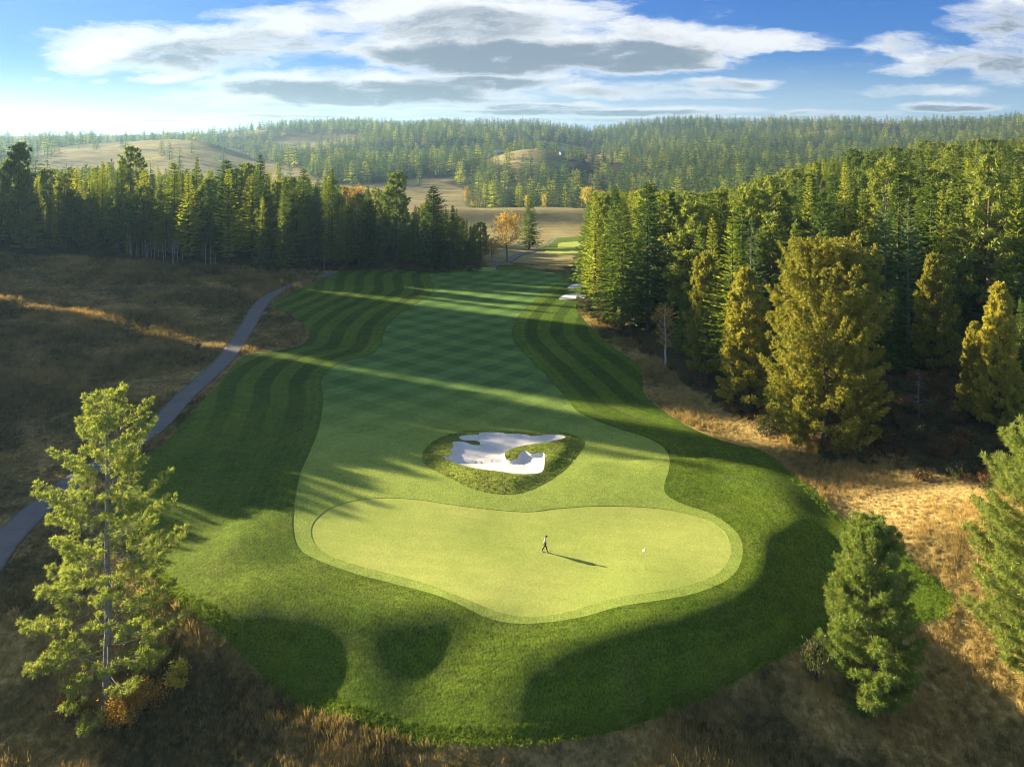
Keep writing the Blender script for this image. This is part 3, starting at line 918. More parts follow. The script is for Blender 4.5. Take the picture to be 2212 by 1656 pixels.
def bush(seed, R, Ht, n=1400, leaf=.14, twigs=26):
    rng = np.random.default_rng(seed)
    cr = Geo(); tr = Geo()
    ends = []
    for i in range(twigs):
        a = rng.uniform(0, 6.28); r = R * rng.uniform(.15, .95); h = Ht * rng.uniform(.45, 1) * (1 - .35 * (r / R) ** 2)
        e = np.array([math.cos(a) * r, math.sin(a) * r, h])
        mid = e * [.45, .45, .6]
        tr.tube(np.array([[0, 0, 0], mid, e]), [.035, .02, .006], 4, cap=False)
        ends += [e, (mid + e) / 2, mid * .5 + e * .5]
    ends = np.array(ends)
    P = ends[rng.integers(0, len(ends), n)] + rng.normal(0, R * .13, (n, 3)); P[:, 2] = np.abs(P[:, 2])
    D = unit(rng.normal(size=P.shape) + [0, 0, .3])
    cr.blades(P, D, side_of(D, rng), leaf * rng.uniform(.6, 1.3, n), leaf * .6)
    return tr, cr

def protos(name, tr, cr, bark, leaf):
    return (tr.mesh(name + '_trunk', bark, True), cr.mesh(name + '_crown', leaf))

ellip = lambda t: math.sin(math.pi * min(1, .30 + .68 * t)) ** .62 * (1 if t < .9 else (1 - t) * 8 + .2)
dome = lambda t: (math.sqrt(max(0, 1 - t ** 2.2)))
PR = {}
PR['fir'] = [protos('fir', *conifer(10 + i, 30, r, nwh=46, nb=7, ns=6, p=pw, droop=dr, bl=.20, rag=rg, bw=.36), M['bark'], M['fir'])
             for i, (r, pw, dr, rg) in enumerate([(4.6, .80, .30, .25), (5.4, .72, .22, .32), (3.8, .9, .35, .2), (4.9, .65, .30, .38), (4.3, 1.0, .26, .22), (5.2, .85, .15, .30)])]
PR['spire'] = [protos('pale_fir', *conifer(30 + i, 30, r, nwh=30, nb=6, ns=7, p=.95, droop=.12, bl=.19, rag=.25, bw=.34, up=.30), M['grey_bark'], M['pale_fir'])
               for i, r in enumerate([4.4, 3.9, 4.8])]
PR['larch'] = [protos('larch', *conifer(40 + i, 28, r, nwh=44, nb=6, ns=6, p=.75, droop=.1, bl=.15, rag=.3, bw=.40, up=.3, z0=.1), M['bark'], M['larch'])
               for i, r in enumerate([3.6, 4.2, 3.2])]
PR['pine'] = [protos('pine', *pine(50 + i, 28, r, z0=.22, nb=74, ntw=6, tuft=9, tl=.85, tw=.32, prof=pf, pitch0=-.05, pitch1=.6, curl=.25, bare=.35, kk=2, wood=.019, rag=.35), M['bark'], M['pine'])
              for i, (r, pf) in enumerate([(5.0, dome), (4.4, ellip), (5.6, lambda t: (1 - t) ** .6), (4.6, dome)])]
PR['gpine'] = [protos('golden_pine', *pine(60 + i, 20, r, z0=.05, nb=150, ntw=7, tuft=11, tl=.60, tw=.34, prof=pf, pitch0=-.05, pitch1=1.0, curl=.35, bare=.4, kk=3, wood=.019, rag=.28), M['bark'], M['golden_pine'])
               for i, (r, pf) in enumerate([(4.6, lambda t: (1 - t ** 1.7) ** .75), (3.9, lambda t: (1 - t) ** .62)])]
PR['gold'] = [protos('golden_broadleaf', *broadleaf(70 + i, 18, r, leaf=.42, nleaf=8, nl=20, tw=9), M['grey_bark'], M['gold_leaf']) for i, r in enumerate([5.0, 4.0])]
PR['yellow'] = [protos('yellow_broadleaf', *broadleaf(75 + i, 14, 3.8, leaf=.42, nleaf=8, trunkh=.15), M['grey_bark'], M['yellow_leaf']) for i in range(2)]
PR['bush'] = [protos('bush', *bush(80 + i, 1.6, 2.0, n=1100, leaf=.24), M['twig'], M['brown_leaf']) for i in range(3)]
PR['gbush'] = [protos('bush', *bush(84 + i, 1.6, 2.2, n=1100, leaf=.22), M['twig'], M['green_brush']) for i in range(2)]
HT = {'fir': 30, 'spire': 30, 'larch': 28, 'pine': 28, 'gpine': 20, 'gold': 18, 'yellow': 14, 'bush': 2.0, 'gbush': 2.2}
KN = {'fir': ('fir_tree', 'fir tree'), 'spire': ('pale_fir_tree', 'fir tree'), 'larch': ('larch_tree', 'larch tree'), 'pine': ('pine_tree', 'pine tree'), 'gpine': ('golden_pine_tree', 'pine tree'),
      'gold': ('golden_broadleaf_tree', 'broadleaf tree'), 'yellow': ('yellow_broadleaf_tree', 'broadleaf tree'), 'bush': ('bush', 'bush'), 'gbush': ('bush', 'bush')}
rnd = random.Random(11)
PLACED = []      # x, y, radius of everything already planted

def plant(kind, x, y, h, label, group=None, wide=1.0, pi=None, z=None, name=None, cat=None, meshes=None):
    z = float(H([x], [y])[0]) if z is None else z
    ms = meshes or PR[kind][(pi if pi is not None else rnd.randrange(99)) % len(PR[kind])]
    s = h / (HT[kind] if kind in HT and meshes is None else HT.get('_own', 1))
    o = empty(name or KN[kind][0], (x, y, z - .15), rnd.uniform(0, 6.28), (s * wide, s * wide, s))
    tag(o, label, cat or KN[kind][1], group)
    link('trunk', ms[0], o); link('crown' if 'bush' not in (name or KN[kind][0]) else 'leaves', ms[1], o)
    return o

def by_px(kind, px, yb, yt, hw, label, group=None, pi=None, R0=None, **kw):
    """plant so that the tree spans base yb to top yt on the sheet with half width hw"""
    x, y, z = ray(px, yb)
    h = (yb - yt) * y / F
    r = hw * y / F
    base = {'fir': 4.7, 'spire': 4.4, 'larch': 3.7, 'pine': 5.0, 'gpine': 4.4, 'gold': 5.6, 'yellow': 4.6, 'bush': 1.8, 'gbush': 1.8}[kind]
    wide = r / (base * h / HT[kind])
    PLACED.append((x, y, r))
    return plant(kind, x, y, h, label, group, wide=min(2.2, max(.45, wide)), pi=pi, **kw)

def at_dist(kind, px, Y, yt, hw, label, group=None, pi=None, **kw):
    x = (px - CX) * Y / F
    z = float(H([x], [Y])[0])
    yb = HY + F * (CAMZ - z) / Y
    h = (yb - yt) * Y / F
    r = hw * Y / F
    base = {'fir': 4.7, 'spire': 4.4, 'larch': 3.7, 'pine': 5.0, 'gpine': 4.4, 'gold': 5.6, 'yellow': 4.6, 'bush': 1.8, 'gbush': 1.8}[kind]
    PLACED.append((x, Y, r * .6))
    return plant(kind, x, Y, h, label, group, wide=min(2.2, max(.45, r / (base * h / HT[kind]))), pi=pi, **kw)
# ------------------------------------------------------------------ hand placed trees
GR = 'conifers of the right-hand wood'
GL = 'conifers of the left-hand wood'
def own(name, tr, cr, bark, leaf):
    return protos(name, tr, cr, bark, leaf)
def hero(px, yb, yt, maker, Ht, bark, leaf, label, name='pine_tree', cat='pine tree', rz=0.0, dx=0.0, pos=None):
    x, y, z = pos or ray(px, yb)
    h = (yb - yt) * y / F
    tr, cr = maker
    ms = protos(name, tr, cr, bark, leaf)
    o = empty(name, (x, y, z - .1), rz, h / Ht)
    tag(o, label, cat)
    link('trunk', ms[0], o); link('crown', ms[1], o)
    PLACED.append((x, y, 5))
    return o
pf = lambda t: float(np.interp(t, [0, .08, .25, .5, .62, .78, .9, 1], [.75, .82, 1.0, 1.0, .86, .66, .38, .12]))
hero(232, 1522, 855, pine(101, 27, 5.5, z0=.045, nb=135, ntw=10, tuft=17, tl=.33, tw=.17, prof=pf, pitch0=-.12, pitch1=.75, curl=.22, bare=.38, wood=.026, kk=4, rag=.36, trad=.34), 27,
     M['grey_bark'], M['fresh_pine'], 'tall thin-branched pine with visible grey trunk standing in the foreground beside the cart path')
pf2 = lambda t: float(np.interp(t, [0, .1, .3, .5, .8, .93, 1], [.62, .95, 1.0, .86, .52, .26, .08]))
hero(1888, 1530, 1135, pine(102, 17, 3.9, z0=.03, nb=165, ntw=10, tuft=17, tl=.42, tw=.13, prof=pf2, pitch0=-.05, pitch1=1.1, curl=.35, bare=.25, wood=.022, kk=4, rag=.22), 17,
     M['bark'], M['fresh_pine'], 'full young pine standing alone in the dry grass near the bottom right corner', rz=1.0)
hero(2275, 1470, 950, pine(103, 21, 6.4, z0=.03, nb=185, ntw=11, tuft=17, tl=.46, tw=.13, prof=pf2, pitch0=-.05, pitch1=1.1, curl=.3, bare=.3, wood=.024, kk=4, rag=.22), 21,
     M['bark'], M['fresh_pine'], 'large bright green pine cut off by the right edge of the picture', rz=2.0)
pf3 = lambda t: float(np.interp(t, [0, .1, .25, .5, .75, .9, 1], [.85, .92, 1.0, .95, .74, .46, .14]))
hero(1782, 968, 552, pine(104, 27, 7.4, z0=.02, nb=330, ntw=12, tuft=13, tl=.45, tw=.30, prof=pf3, pitch0=.0, pitch1=1.1, curl=.4, bare=.35, wood=.019, kk=3, rag=.28), 27,
     M['bark'], M['golden_pine'], 'huge broad golden-green pine dominating the edge of the right-hand wood')

R_ = [
 ('gpine', 1612, 878, 588, 62, 'golden-topped pine with dark skirt just left of the huge broad pine', 1),
 ('gpine', 1526, 815, 553, 42, 'slender olive pine with browned lower branches behind the dry grass bank', 0),
 ('fir', 1476, 765, 640, 30, 'small dark fir squeezed between the white-stemmed birch and the olive pine', 0),
 ('larch', 1284, 668, 422, 36, 'bright yellow-green larch at the left end of the right-hand wood', 0),
 ('fir', 1345, 705, 436, 58, 'broad lime-green fir second from the left end of the right-hand wood', 1),
 ('fir', 1400, 712, 392, 62, 'tallest dark green fir rising near the left end of the right-hand wood', 3),
 ('fir', 1330, 655, 398, 34, 'blue-green fir showing behind the yellow-green larch', 5),
 ('spire', 1912, 735, 405, 52, 'pale silvery fir with layered drooping boughs, left one of a pair', 0),
 ('spire', 1962, 748, 425, 48, 'pale silvery fir with layered drooping boughs, right one of a pair', 2),
 ('pine', 2135, 745, 345, 62, 'very tall orange-tinged pine towering over the right-hand wood', 2),
 ('larch', 2200, 760, 385, 42, 'yellow-green larch at the far right edge beside the towering pine', 1),
 ('gpine', 2160, 930, 620, 52, 'golden-green pine with pointed top at the right edge of the dark thicket', 1),
 ('gpine', 2105, 905, 700, 36, 'smaller sunlit pine in front of the dark thicket near the right edge', 1),
 ('fir', 2205, 915, 640, 40, 'narrow fir half cut by the right edge behind the golden-green pine', 2),
 ('gpine', 2020, 800, 555, 42, 'rusty gold young pine below the pair of silvery firs', 0),
 ('fir', 2060, 760, 560, 34, 'narrow dark fir standing right of the rusty gold pine', 2),
 ('spire', 1700, 760, 600, 30, 'grey-green young fir behind the golden-topped pine', 1),
 ('larch', 1655, 800, 640, 34, 'lime young larch tucked between the golden-topped pine and the huge pine', 2),
 ('fir', 1930, 800, 620, 60, 'dark bushy fir in shade right of the huge broad pine', 4),
 ('fir', 1870, 790, 585, 40, 'slim shaded fir directly behind the huge broad pine', 2),
 ('larch', 1862, 650, 410, 34, 'yellow larch spire catching the sun in the middle of the right-hand wood', 0),
 ('larch', 1610, 600, 420, 30, 'pale yellow larch top above the golden-topped pine', 1),
]
for k, px, yb, yt, hw, lab, pi in R_:
    by_px(k, px, yb, yt, hw, lab, GR, pi)
L_ = [
 ('pine', 40, 262, 316, 36, 'tall open-crowned pine standing highest at the far left of the picture', 0),
 ('pine', 57, 250, 460, 30, 'round-headed little pine in front of the far left trees', 3),
 ('pine', 283, 300, 318, 30, 'tall brownish pine sticking up above the left-hand wood under the bald hill', 1),
 ('pine', 310, 262, 405, 34, 'stout olive pine in front of the tall brownish pine', 3),
 ('fir', 375, 262, 350, 40, 'dark blue-green fir with pointed top, left of the middle of the left-hand wood', 3),
 ('fir', 425, 292, 338, 28, 'rounded dark fir peeking above the left-hand wood crest', 4),
 ('fir', 490, 275, 345, 50, 'broad sunlit fir in the middle of the left-hand wood', 1),
 ('larch', 545, 266, 375, 42, 'lime green larch catching the sun in the middle of the left-hand wood', 1),
 ('fir', 562, 285, 332, 36, 'tallest dark fir cone on the crest of the left-hand wood', 0),
 ('fir', 655, 268, 362, 40, 'bright full fir on the right half of the left-hand wood', 5),
 ('larch', 600, 278, 350, 24, 'slim feathery larch right of the tallest dark fir', 2),
 ('fir', 717, 262, 362, 30, 'dark spire-shaped fir standing clear before the gap with golden leaves', 2),
 ('pine', 856, 270, 376, 34, 'lanky pine with rusty crown near the right end of the left-hand wood', 0),
 ('fir', 800, 264, 430, 36, 'dark layered fir left of the lanky rusty pine', 3),
 ('fir', 935, 260, 400, 42, 'heavy dark fir near the right end of the left-hand wood', 1),
 ('fir', 978, 258, 442, 28, 'thin dark fir, next to last of the left-hand wood', 2),
 ('pine', 1038, 262, 480, 20, 'straggly slim pine, last on the right of the left-hand wood', 1),
 ('fir', 1012, 262, 520, 24, 'small ragged fir between the last two trees of the left-hand wood', 4),
 ('spire', 565, 252, 498, 24, 'small grey-green spruce standing in front of the left-hand wood', 0),
 ('pine', 640, 258, 445, 42, 'round olive pine low in the front of the left-hand wood', 3),
 ('pine', 360, 257, 470, 30, 'small sunlit pine above the white saplings', 1),
 ('pine', 160, 262, 430, 34, 'bushy pine with domed head left of the white saplings', 3),
]
for k, px, Y, yt, hw, lab, pi in L_:
    at_dist(k, px, Y, yt, hw, lab, GL, pi)
at_dist('gold', 325, 264, 440, 20, 'sunlit orange-leaved tree among the conifers of the left-hand wood', None, 0)
at_dist('gold', 1095, 268, 452, 42, 'large golden-leaved tree at the end of the fairway right of the left-hand wood', None, 0)
at_dist('gold', 1062, 262, 508, 24, 'small golden-leaved tree leaning against the larger golden tree', None, 1)
at_dist('fir', 1143, 330, 420, 24, 'lone fir with bare lower stem standing in the pale field', None, 3)
at_dist('gold', 770, 330, 392, 40, 'pale orange bare-topped tree behind the left-hand wood', None, 0)
at_dist('gold', 850, 520, 432, 20, 'golden tree behind the left-hand wood beside the rolling field', None, 1)
# birch with golden leaves and a white stem
x, y, z = ray(1437, 790)
PLACED.append((x, y, 3))
plant('yellow', x, y, 150 * y / F, 'slim birch with white stem and thin golden leaves by the dry grass bank', meshes=protos('birch', *broadleaf(90, 14, 2.6, trunkh=.30, leaf=.26, nleaf=6, nl=20, tw=9, lean=-.04, trad=.2), M['white_bark'], M['gold_leaf']), name='birch_tree', cat='birch tree').scale = (150 * y / F / 14,) * 3
# distant golden trees at the foot of the wooded hill
for px, Y, yt, hw, k, lab in [(1268, 560, 398, 19, 'yellow', 'big pale yellow tree at the foot of the wooded hill, left of a pinkish one'), (1293, 565, 408, 17, 'gold', 'pinkish gold tree at the foot of the wooded hill beside the pale yellow one'),
                           (1140, 600, 418, 11, 'yellow', 'small yellow tree in the row behind the lone fir'), (1176, 600, 416, 8, 'yellow', 'narrow yellow tree on a pale stem right of the lone fir'),
                           (1022, 590, 433, 9, 'gold', 'small dull gold tree at the end of the far power line'), (1043, 600, 428, 13, 'fir', 'small conical tree under the far power line'),
                           (1008, 590, 398, 8, 'gold', 'orange tree on the crest of the rolling field')]:
    at_dist(k, px, Y, yt, hw, lab, None)
# saplings with white stems before the left-hand wood
rs = random.Random(5)
sap = []
for i in range(3):
    g = Geo(); rg = np.random.default_rng(200 + i)
    g.tube(np.array([[0, 0, 0], [.1, 0, 3], [.05 + i * .1, .1, 6.2]]), [.075, .05, .02], 5)
    for q in range(16):
        zz = rg.uniform(2, 5.8); a = rg.uniform(0, 6.28); l = rg.uniform(.4, 1.1)
        g.tube(np.array([[.08, .02, zz], [math.cos(a) * l, math.sin(a) * l, zz + l * .9]]), [.02, .006], 3, cap=False)
    sap.append(g.mesh('sapling', M['white_bark'], True))
for i in range(19):
    px = 283 + 120 * (i / 16) ** 1.15 + rs.uniform(-4, 4) if i < 16 else 445 + (i - 16) * 10
    x, y, z = ray(px, 556 + (px - 280) * .13 + rs.uniform(-3, 5))
    o = link('bare_sapling', sap[i % 3], None, (x, y, z - .1)); o.rotation_euler = (rs.uniform(-.08, .08), rs.uniform(-.08, .08), rs.uniform(0, 6))
    s = rs.uniform(.8, 1.35); o.scale = (s, s, s)
    tag(o, 'thin bare sapling with white stem at the foot of the left-hand wood', 'sapling', 'white-stemmed saplings before the left-hand wood')
# bushes
_b = bush(97, 2.6, 2.6, n=3200, leaf=.20, twigs=46)
x, y, z = ray(290, 1545)
plant('bush', x, y, 2.0, 'wide golden-brown bush at the foot of the foreground pine', meshes=(_b[0].mesh('bush_stems', M['twig'], True), _b[1].mesh('bush_leaves', M['gold_leaf']))).scale = (1.0, 1.0, 1.0)
BZ = [('bush', 150, 1560, 1480, 50, 'low rusty bush left of the foreground pine trunk'), ('gbush', 1765, 1475, 1375, 34, 'yellow-green bush leaning against the young pine near the bottom right'),
      ('gbush', 428, 760, 735, 9, 'tiny green bush on the heath left of the cart path'), ('gbush', 70, 545, 515, 12, 'round green bush under the far left trees'), ('gbush', 35, 548, 520, 9, 'small green bush at the left edge under the trees'),
      ('bush', 225, 1650, 1618, 14, 'little bush poking up at the bottom edge below the foreground pine')]
for k, px, yb, yt, hw, lab in BZ:
    by_px(k, px, yb, yt, hw, lab)
x, y, z = ray(383, 1500)
tr, cr = bush(95, 1.1, 3.2, n=1500, leaf=.20, twigs=22)
ms = (tr.mesh('shrub_stems', M['twig'], True), cr.mesh('shrub_leaves', M['yellow_leaf']))
o = empty('yellow_shrub', (x, y, z), 0, 1.0); tag(o, 'bright yellow shrub at the foot of the foreground pine, on the right', 'shrub'); link('stems', ms[0], o); link('leaves', ms[1], o)

# ------------------------------------------------------------------ the two near woods
def scatter(x0, x1, y0, y1, sp, rng):
    xs = np.arange(x0, x1, sp); ys = np.arange(y0, y1, sp)
    X, Y = np.meshgrid(xs, ys)
    X = X + (np.arange(len(ys))[:, None] % 2) * sp / 2
    X = X + rng.uniform(-.38, .38, X.shape) * sp; Y = Y + rng.uniform(-.38, .38, Y.shape) * sp
    return X.ravel(), Y.ravel()

rg = np.random.default_rng(21)
cand = []
X, Y = scatter(-330, 40, 225, 400, 6.6, rg)
s = lw_side(X, Y); px = CX + F * X / Y
m = (s > 1.5) & (s < 120) & (px > -160) & (px < 1040)
X, Y, px = X[m], Y[m], px[m]
capx = [-200, 0, 30, 100, 150, 215, 280, 330, 420, 480, 555, 620, 660, 715, 745, 800, 850, 900, 930, 985, 1040]
capy = [325, 350, 335, 362, 355, 345, 350, 355, 358, 358, 350, 372, 372, 375, 402, 400, 395, 445, 412, 448, 490]
Zc = H(X, Y); cap = np.interp(px, capx, capy)
hmax = (CAMZ - (cap - HY) * Y / F) - Zc
for x, y, z, hm, q in zip(X, Y, Zc, hmax, px):
    h = min(34, hm) * (rg.uniform(.55, 1.0) if rg.random() < .8 else rg.uniform(.35, .6))
    if h < 9: continue
    r = rg.random()
    k = 'fir' if r < .50 else 'pine' if r < .66 else 'larch' if r < .90 else 'spire'
    if q > 780 and k == 'larch': k = 'fir'
    cand.append([x, y, z, h, k, 'L'])
X, Y = scatter(10, 620, 105, 480, 6.8, rg)
s = rw_side(X, Y); px = CX + F * X / Y
yb = HY + F * (CAMZ - H(X, Y)) / Y
thick = (px > 1870) & (px < 2500) & (yb > 775)        # brushy hollow without tall trees
m = (s > 2) & (px < 2420) & (px > 1268 + np.clip((Y - 300) * .9, 0, 80)) & ~thick
X, Y = X[m], Y[m]
keep = (Y < 330) | (rg.random(len(X)) < .8)
X, Y = X[keep], Y[keep]
Zc = H(X, Y); px = CX + F * X / Y
lim = np.interp(px, [1240, 1300, 1400, 1500, 1600, 1700, 1800, 1900, 2000, 2212, 2500], [415, 415, 412, 420, 402, 372, 335, 315, 305, 298, 290])
hm = (CAMZ - (lim - HY) * Y / F) - Zc
for x, y, z, hx in zip(X, Y, Zc, hm):
    h = rg.uniform(20, 33) if rg.random() < .8 else rg.uniform(12, 20)
    h = min(h, hx)
    if h < 8: continue
    r = rg.random()
    k = 'fir' if r < .50 else 'spire' if r < .64 else 'larch' if r < .84 else 'pine'
    cand.append([x, y, z, h, k, 'R'])
PL = np.array([(a, b, c) for a, b, c in PLACED])
ok = []
for c in cand:
    d = np.hypot(PL[:, 0] - c[0], PL[:, 1] - c[1])
    if (d > PL[:, 2] * .55 + 1.8).all():
        # do not stand right in front of a hand-placed tree
        bx = (np.abs(PL[:, 0] / PL[:, 1] - c[0] / c[1]) * c[1] < PL[:, 2] * .8 + 1.5) & (PL[:, 1] > c[1]) & (PL[:, 1] - c[1] < 22)
        if not bx.any() or c[5] == 'L' and rg.random() < .3:
            ok.append(c)
cand = sorted(ok, key=lambda c: c[1])
sky = np.full(2600, 1e9)
for c in cand:
    x, y, z, h, k, w = c
    cpx, yb_ = proj(x, y, z); yt = yb_ - h * F / y; r = .15 * h * F / y
    a, b = int(max(cpx - r, -150)) + 200, int(min(cpx + r, 2300)) + 200
    c.append(0.0)
    if b <= a: continue
    col = np.arange(a, b)
    prof_ = yt + np.abs(col - 200 - cpx) / r * (yb_ - yt) * .8
    insee = (col >= 200) & (col <= 2412)
    c[6] = float((np.clip(np.minimum(sky[col], yb_) - prof_, 0, None) * insee).sum())
    sky[col] = np.minimum(sky[col], prof_)
NIND = 262
order = sorted(range(len(cand)), key=lambda i: -cand[i][6])
top = set(order[:NIND])
ONES = ['', 'first', 'second', 'third', 'fourth', 'fifth', 'sixth', 'seventh', 'eighth', 'ninth', 'tenth', 'eleventh', 'twelfth', 'thirteenth', 'fourteenth', 'fifteenth', 'sixteenth', 'seventeenth', 'eighteenth', 'nineteenth']
TENS = {2: 'twent', 3: 'thirt', 4: 'fort', 5: 'fift', 6: 'sixt', 7: 'sevent', 8: 'eight', 9: 'ninet'}
def ordinal(n):
    if n < 20: return ONES[n]
    if n % 10 == 0: return TENS[n // 10] + 'ieth'
    return TENS[n // 10] + 'y-' + ONES[n % 10]
ind = [cand[i] for i in range(len(cand)) if i in top]
def row_of(c):
    if c[5] == 'L':
        return min(2, int(float(lw_side(np.array([c[0]]), np.array([c[1]]))[0]) / 22))
    return min(9, int((c[1] - 105) / 28))
rown = {'L': ['front row', 'second row', 'back rows'], 'R': ['nearest row', 'second row', 'third row', 'fourth row', 'fifth row', 'sixth row', 'seventh row', 'eighth row', 'ninth row', 'farthest rows']}
grp = {}
for c in ind:
    grp.setdefault((c[5], row_of(c)), []).append(c)
look = {'fir': 'dark green fir', 'spire': 'pale fir', 'larch': 'lime green larch', 'pine': 'olive pine'}
sidn = {'L': 'left', 'R': 'right'}
for (w, r), cs in grp.items():
    cs.sort(key=lambda c: c[0] / c[1])
    for n, c in enumerate(cs):
        sz = 'tall' if c[3] > 27 else 'middling' if c[3] > 19 else 'short'
        lab = '%s %s, %s tree from left in %s of %s wood' % (sz, look[c[4]], ordinal(n + 1), rown[w][r], sidn[w])
        plant(c[4], c[0], c[1], c[3], lab, GL if w == 'L' else GR, wide=rg.uniform(.85, 1.3), z=c[2])
rest = [cand[i] for i in range(len(cand)) if i not in top]

# ------------------------------------------------------------------ uncountable cover, scattered by geometry nodes
def proto_coll(name, meshes):
    c = bpy.data.collections.new(name)
    for i, me in enumerate(meshes):
        o = bpy.data.objects.new('%s_%02d' % (name, i), me); c.objects.link(o)
    return c
def joined(name, tr, cr, bark, leaf):
    a = Geo(); V = []; Fs = []; mi = []
    n = 0; T = []; Q = []; mt = []; mq = []
    for g, idx in ((tr, 0), (cr, 1)):
        off = n
        for v in g.V: V.append(v); n += len(v)
        if g.Q: q = np.vstack(g.Q) + off; Q.append(q); mq += [idx] * len(q)
        if g.T: q = np.vstack(g.T) + off; T.append(q); mt += [idx] * len(q)
    fs = [np.vstack(Q)] + ([np.vstack(T)] if T else [])
    return mesh_np(name, np.vstack(V), fs, [bark, leaf], mi=mq + mt)
def instancer(name, P, S, coll, label=None, cat=None, seed=0, tilt=.05, mats=None):
    n = len(P)
    me = bpy.data.meshes.new(name)
    me.vertices.add(n); me.vertices.foreach_set('co', np.asarray(P, np.float32).ravel())
    rg2 = np.random.default_rng(seed)
    rot = np.column_stack([rg2.normal(0, tilt, n), rg2.normal(0, tilt, n), rg2.uniform(0, 6.283, n)])
    a = me.attributes.new('rot', 'FLOAT_VECTOR', 'POINT'); a.data.foreach_set('vector', rot.astype(np.float32).ravel())
    S = np.asarray(S, float)
    if S.ndim == 1: S = np.column_stack([S, S, S])
    a = me.attributes.new('scl', 'FLOAT_VECTOR', 'POINT'); a.data.foreach_set('vector', S.astype(np.float32).ravel())
    a = me.attributes.new('pick', 'INT', 'POINT'); a.data.foreach_set('value', rg2.integers(0, len(coll.objects), n).astype(np.int32))
    o = link(name, me)
    ng = bpy.data.node_groups.new(name, 'GeometryNodeTree')
    ng.interface.new_socket('Geometry', in_out='INPUT', socket_type='NodeSocketGeometry')
    ng.interface.new_socket('Geometry', in_out='OUTPUT', socket_type='NodeSocketGeometry')
    N = ng.nodes; L = ng.links
    gi = N.new('NodeGroupInput'); go = N.new('NodeGroupOutput')
    ip = N.new('GeometryNodeInstanceOnPoints'); ci = N.new('GeometryNodeCollectionInfo')
    ci.inputs['Collection'].default_value = coll; ci.inputs['Separate Children'].default_value = True; ci.inputs['Reset Children'].default_value = True
    ip.inputs['Pick Instance'].default_value = True
    def at(nm, dt):
        q = N.new('GeometryNodeInputNamedAttribute'); q.data_type = dt; q.inputs['Name'].default_value = nm
        return [s_ for s_ in q.outputs if s_.enabled and s_.name == 'Attribute'][0]
    L.new(gi.outputs[0], ip.inputs['Points']); L.new(ci.outputs[0], ip.inputs['Instance'])
    L.new(at('pick', 'INT'), ip.inputs['Instance Index'])
    L.new(at('rot', 'FLOAT_VECTOR'), ip.inputs['Rotation']); L.new(at('scl', 'FLOAT_VECTOR'), ip.inputs['Scale'])
    L.new(ip.outputs[0], go.inputs[0])
    md = o.modifiers.new('scatter', 'NODES'); md.node_group = ng
    tag(o, label, cat, None, 'stuff')
    return o

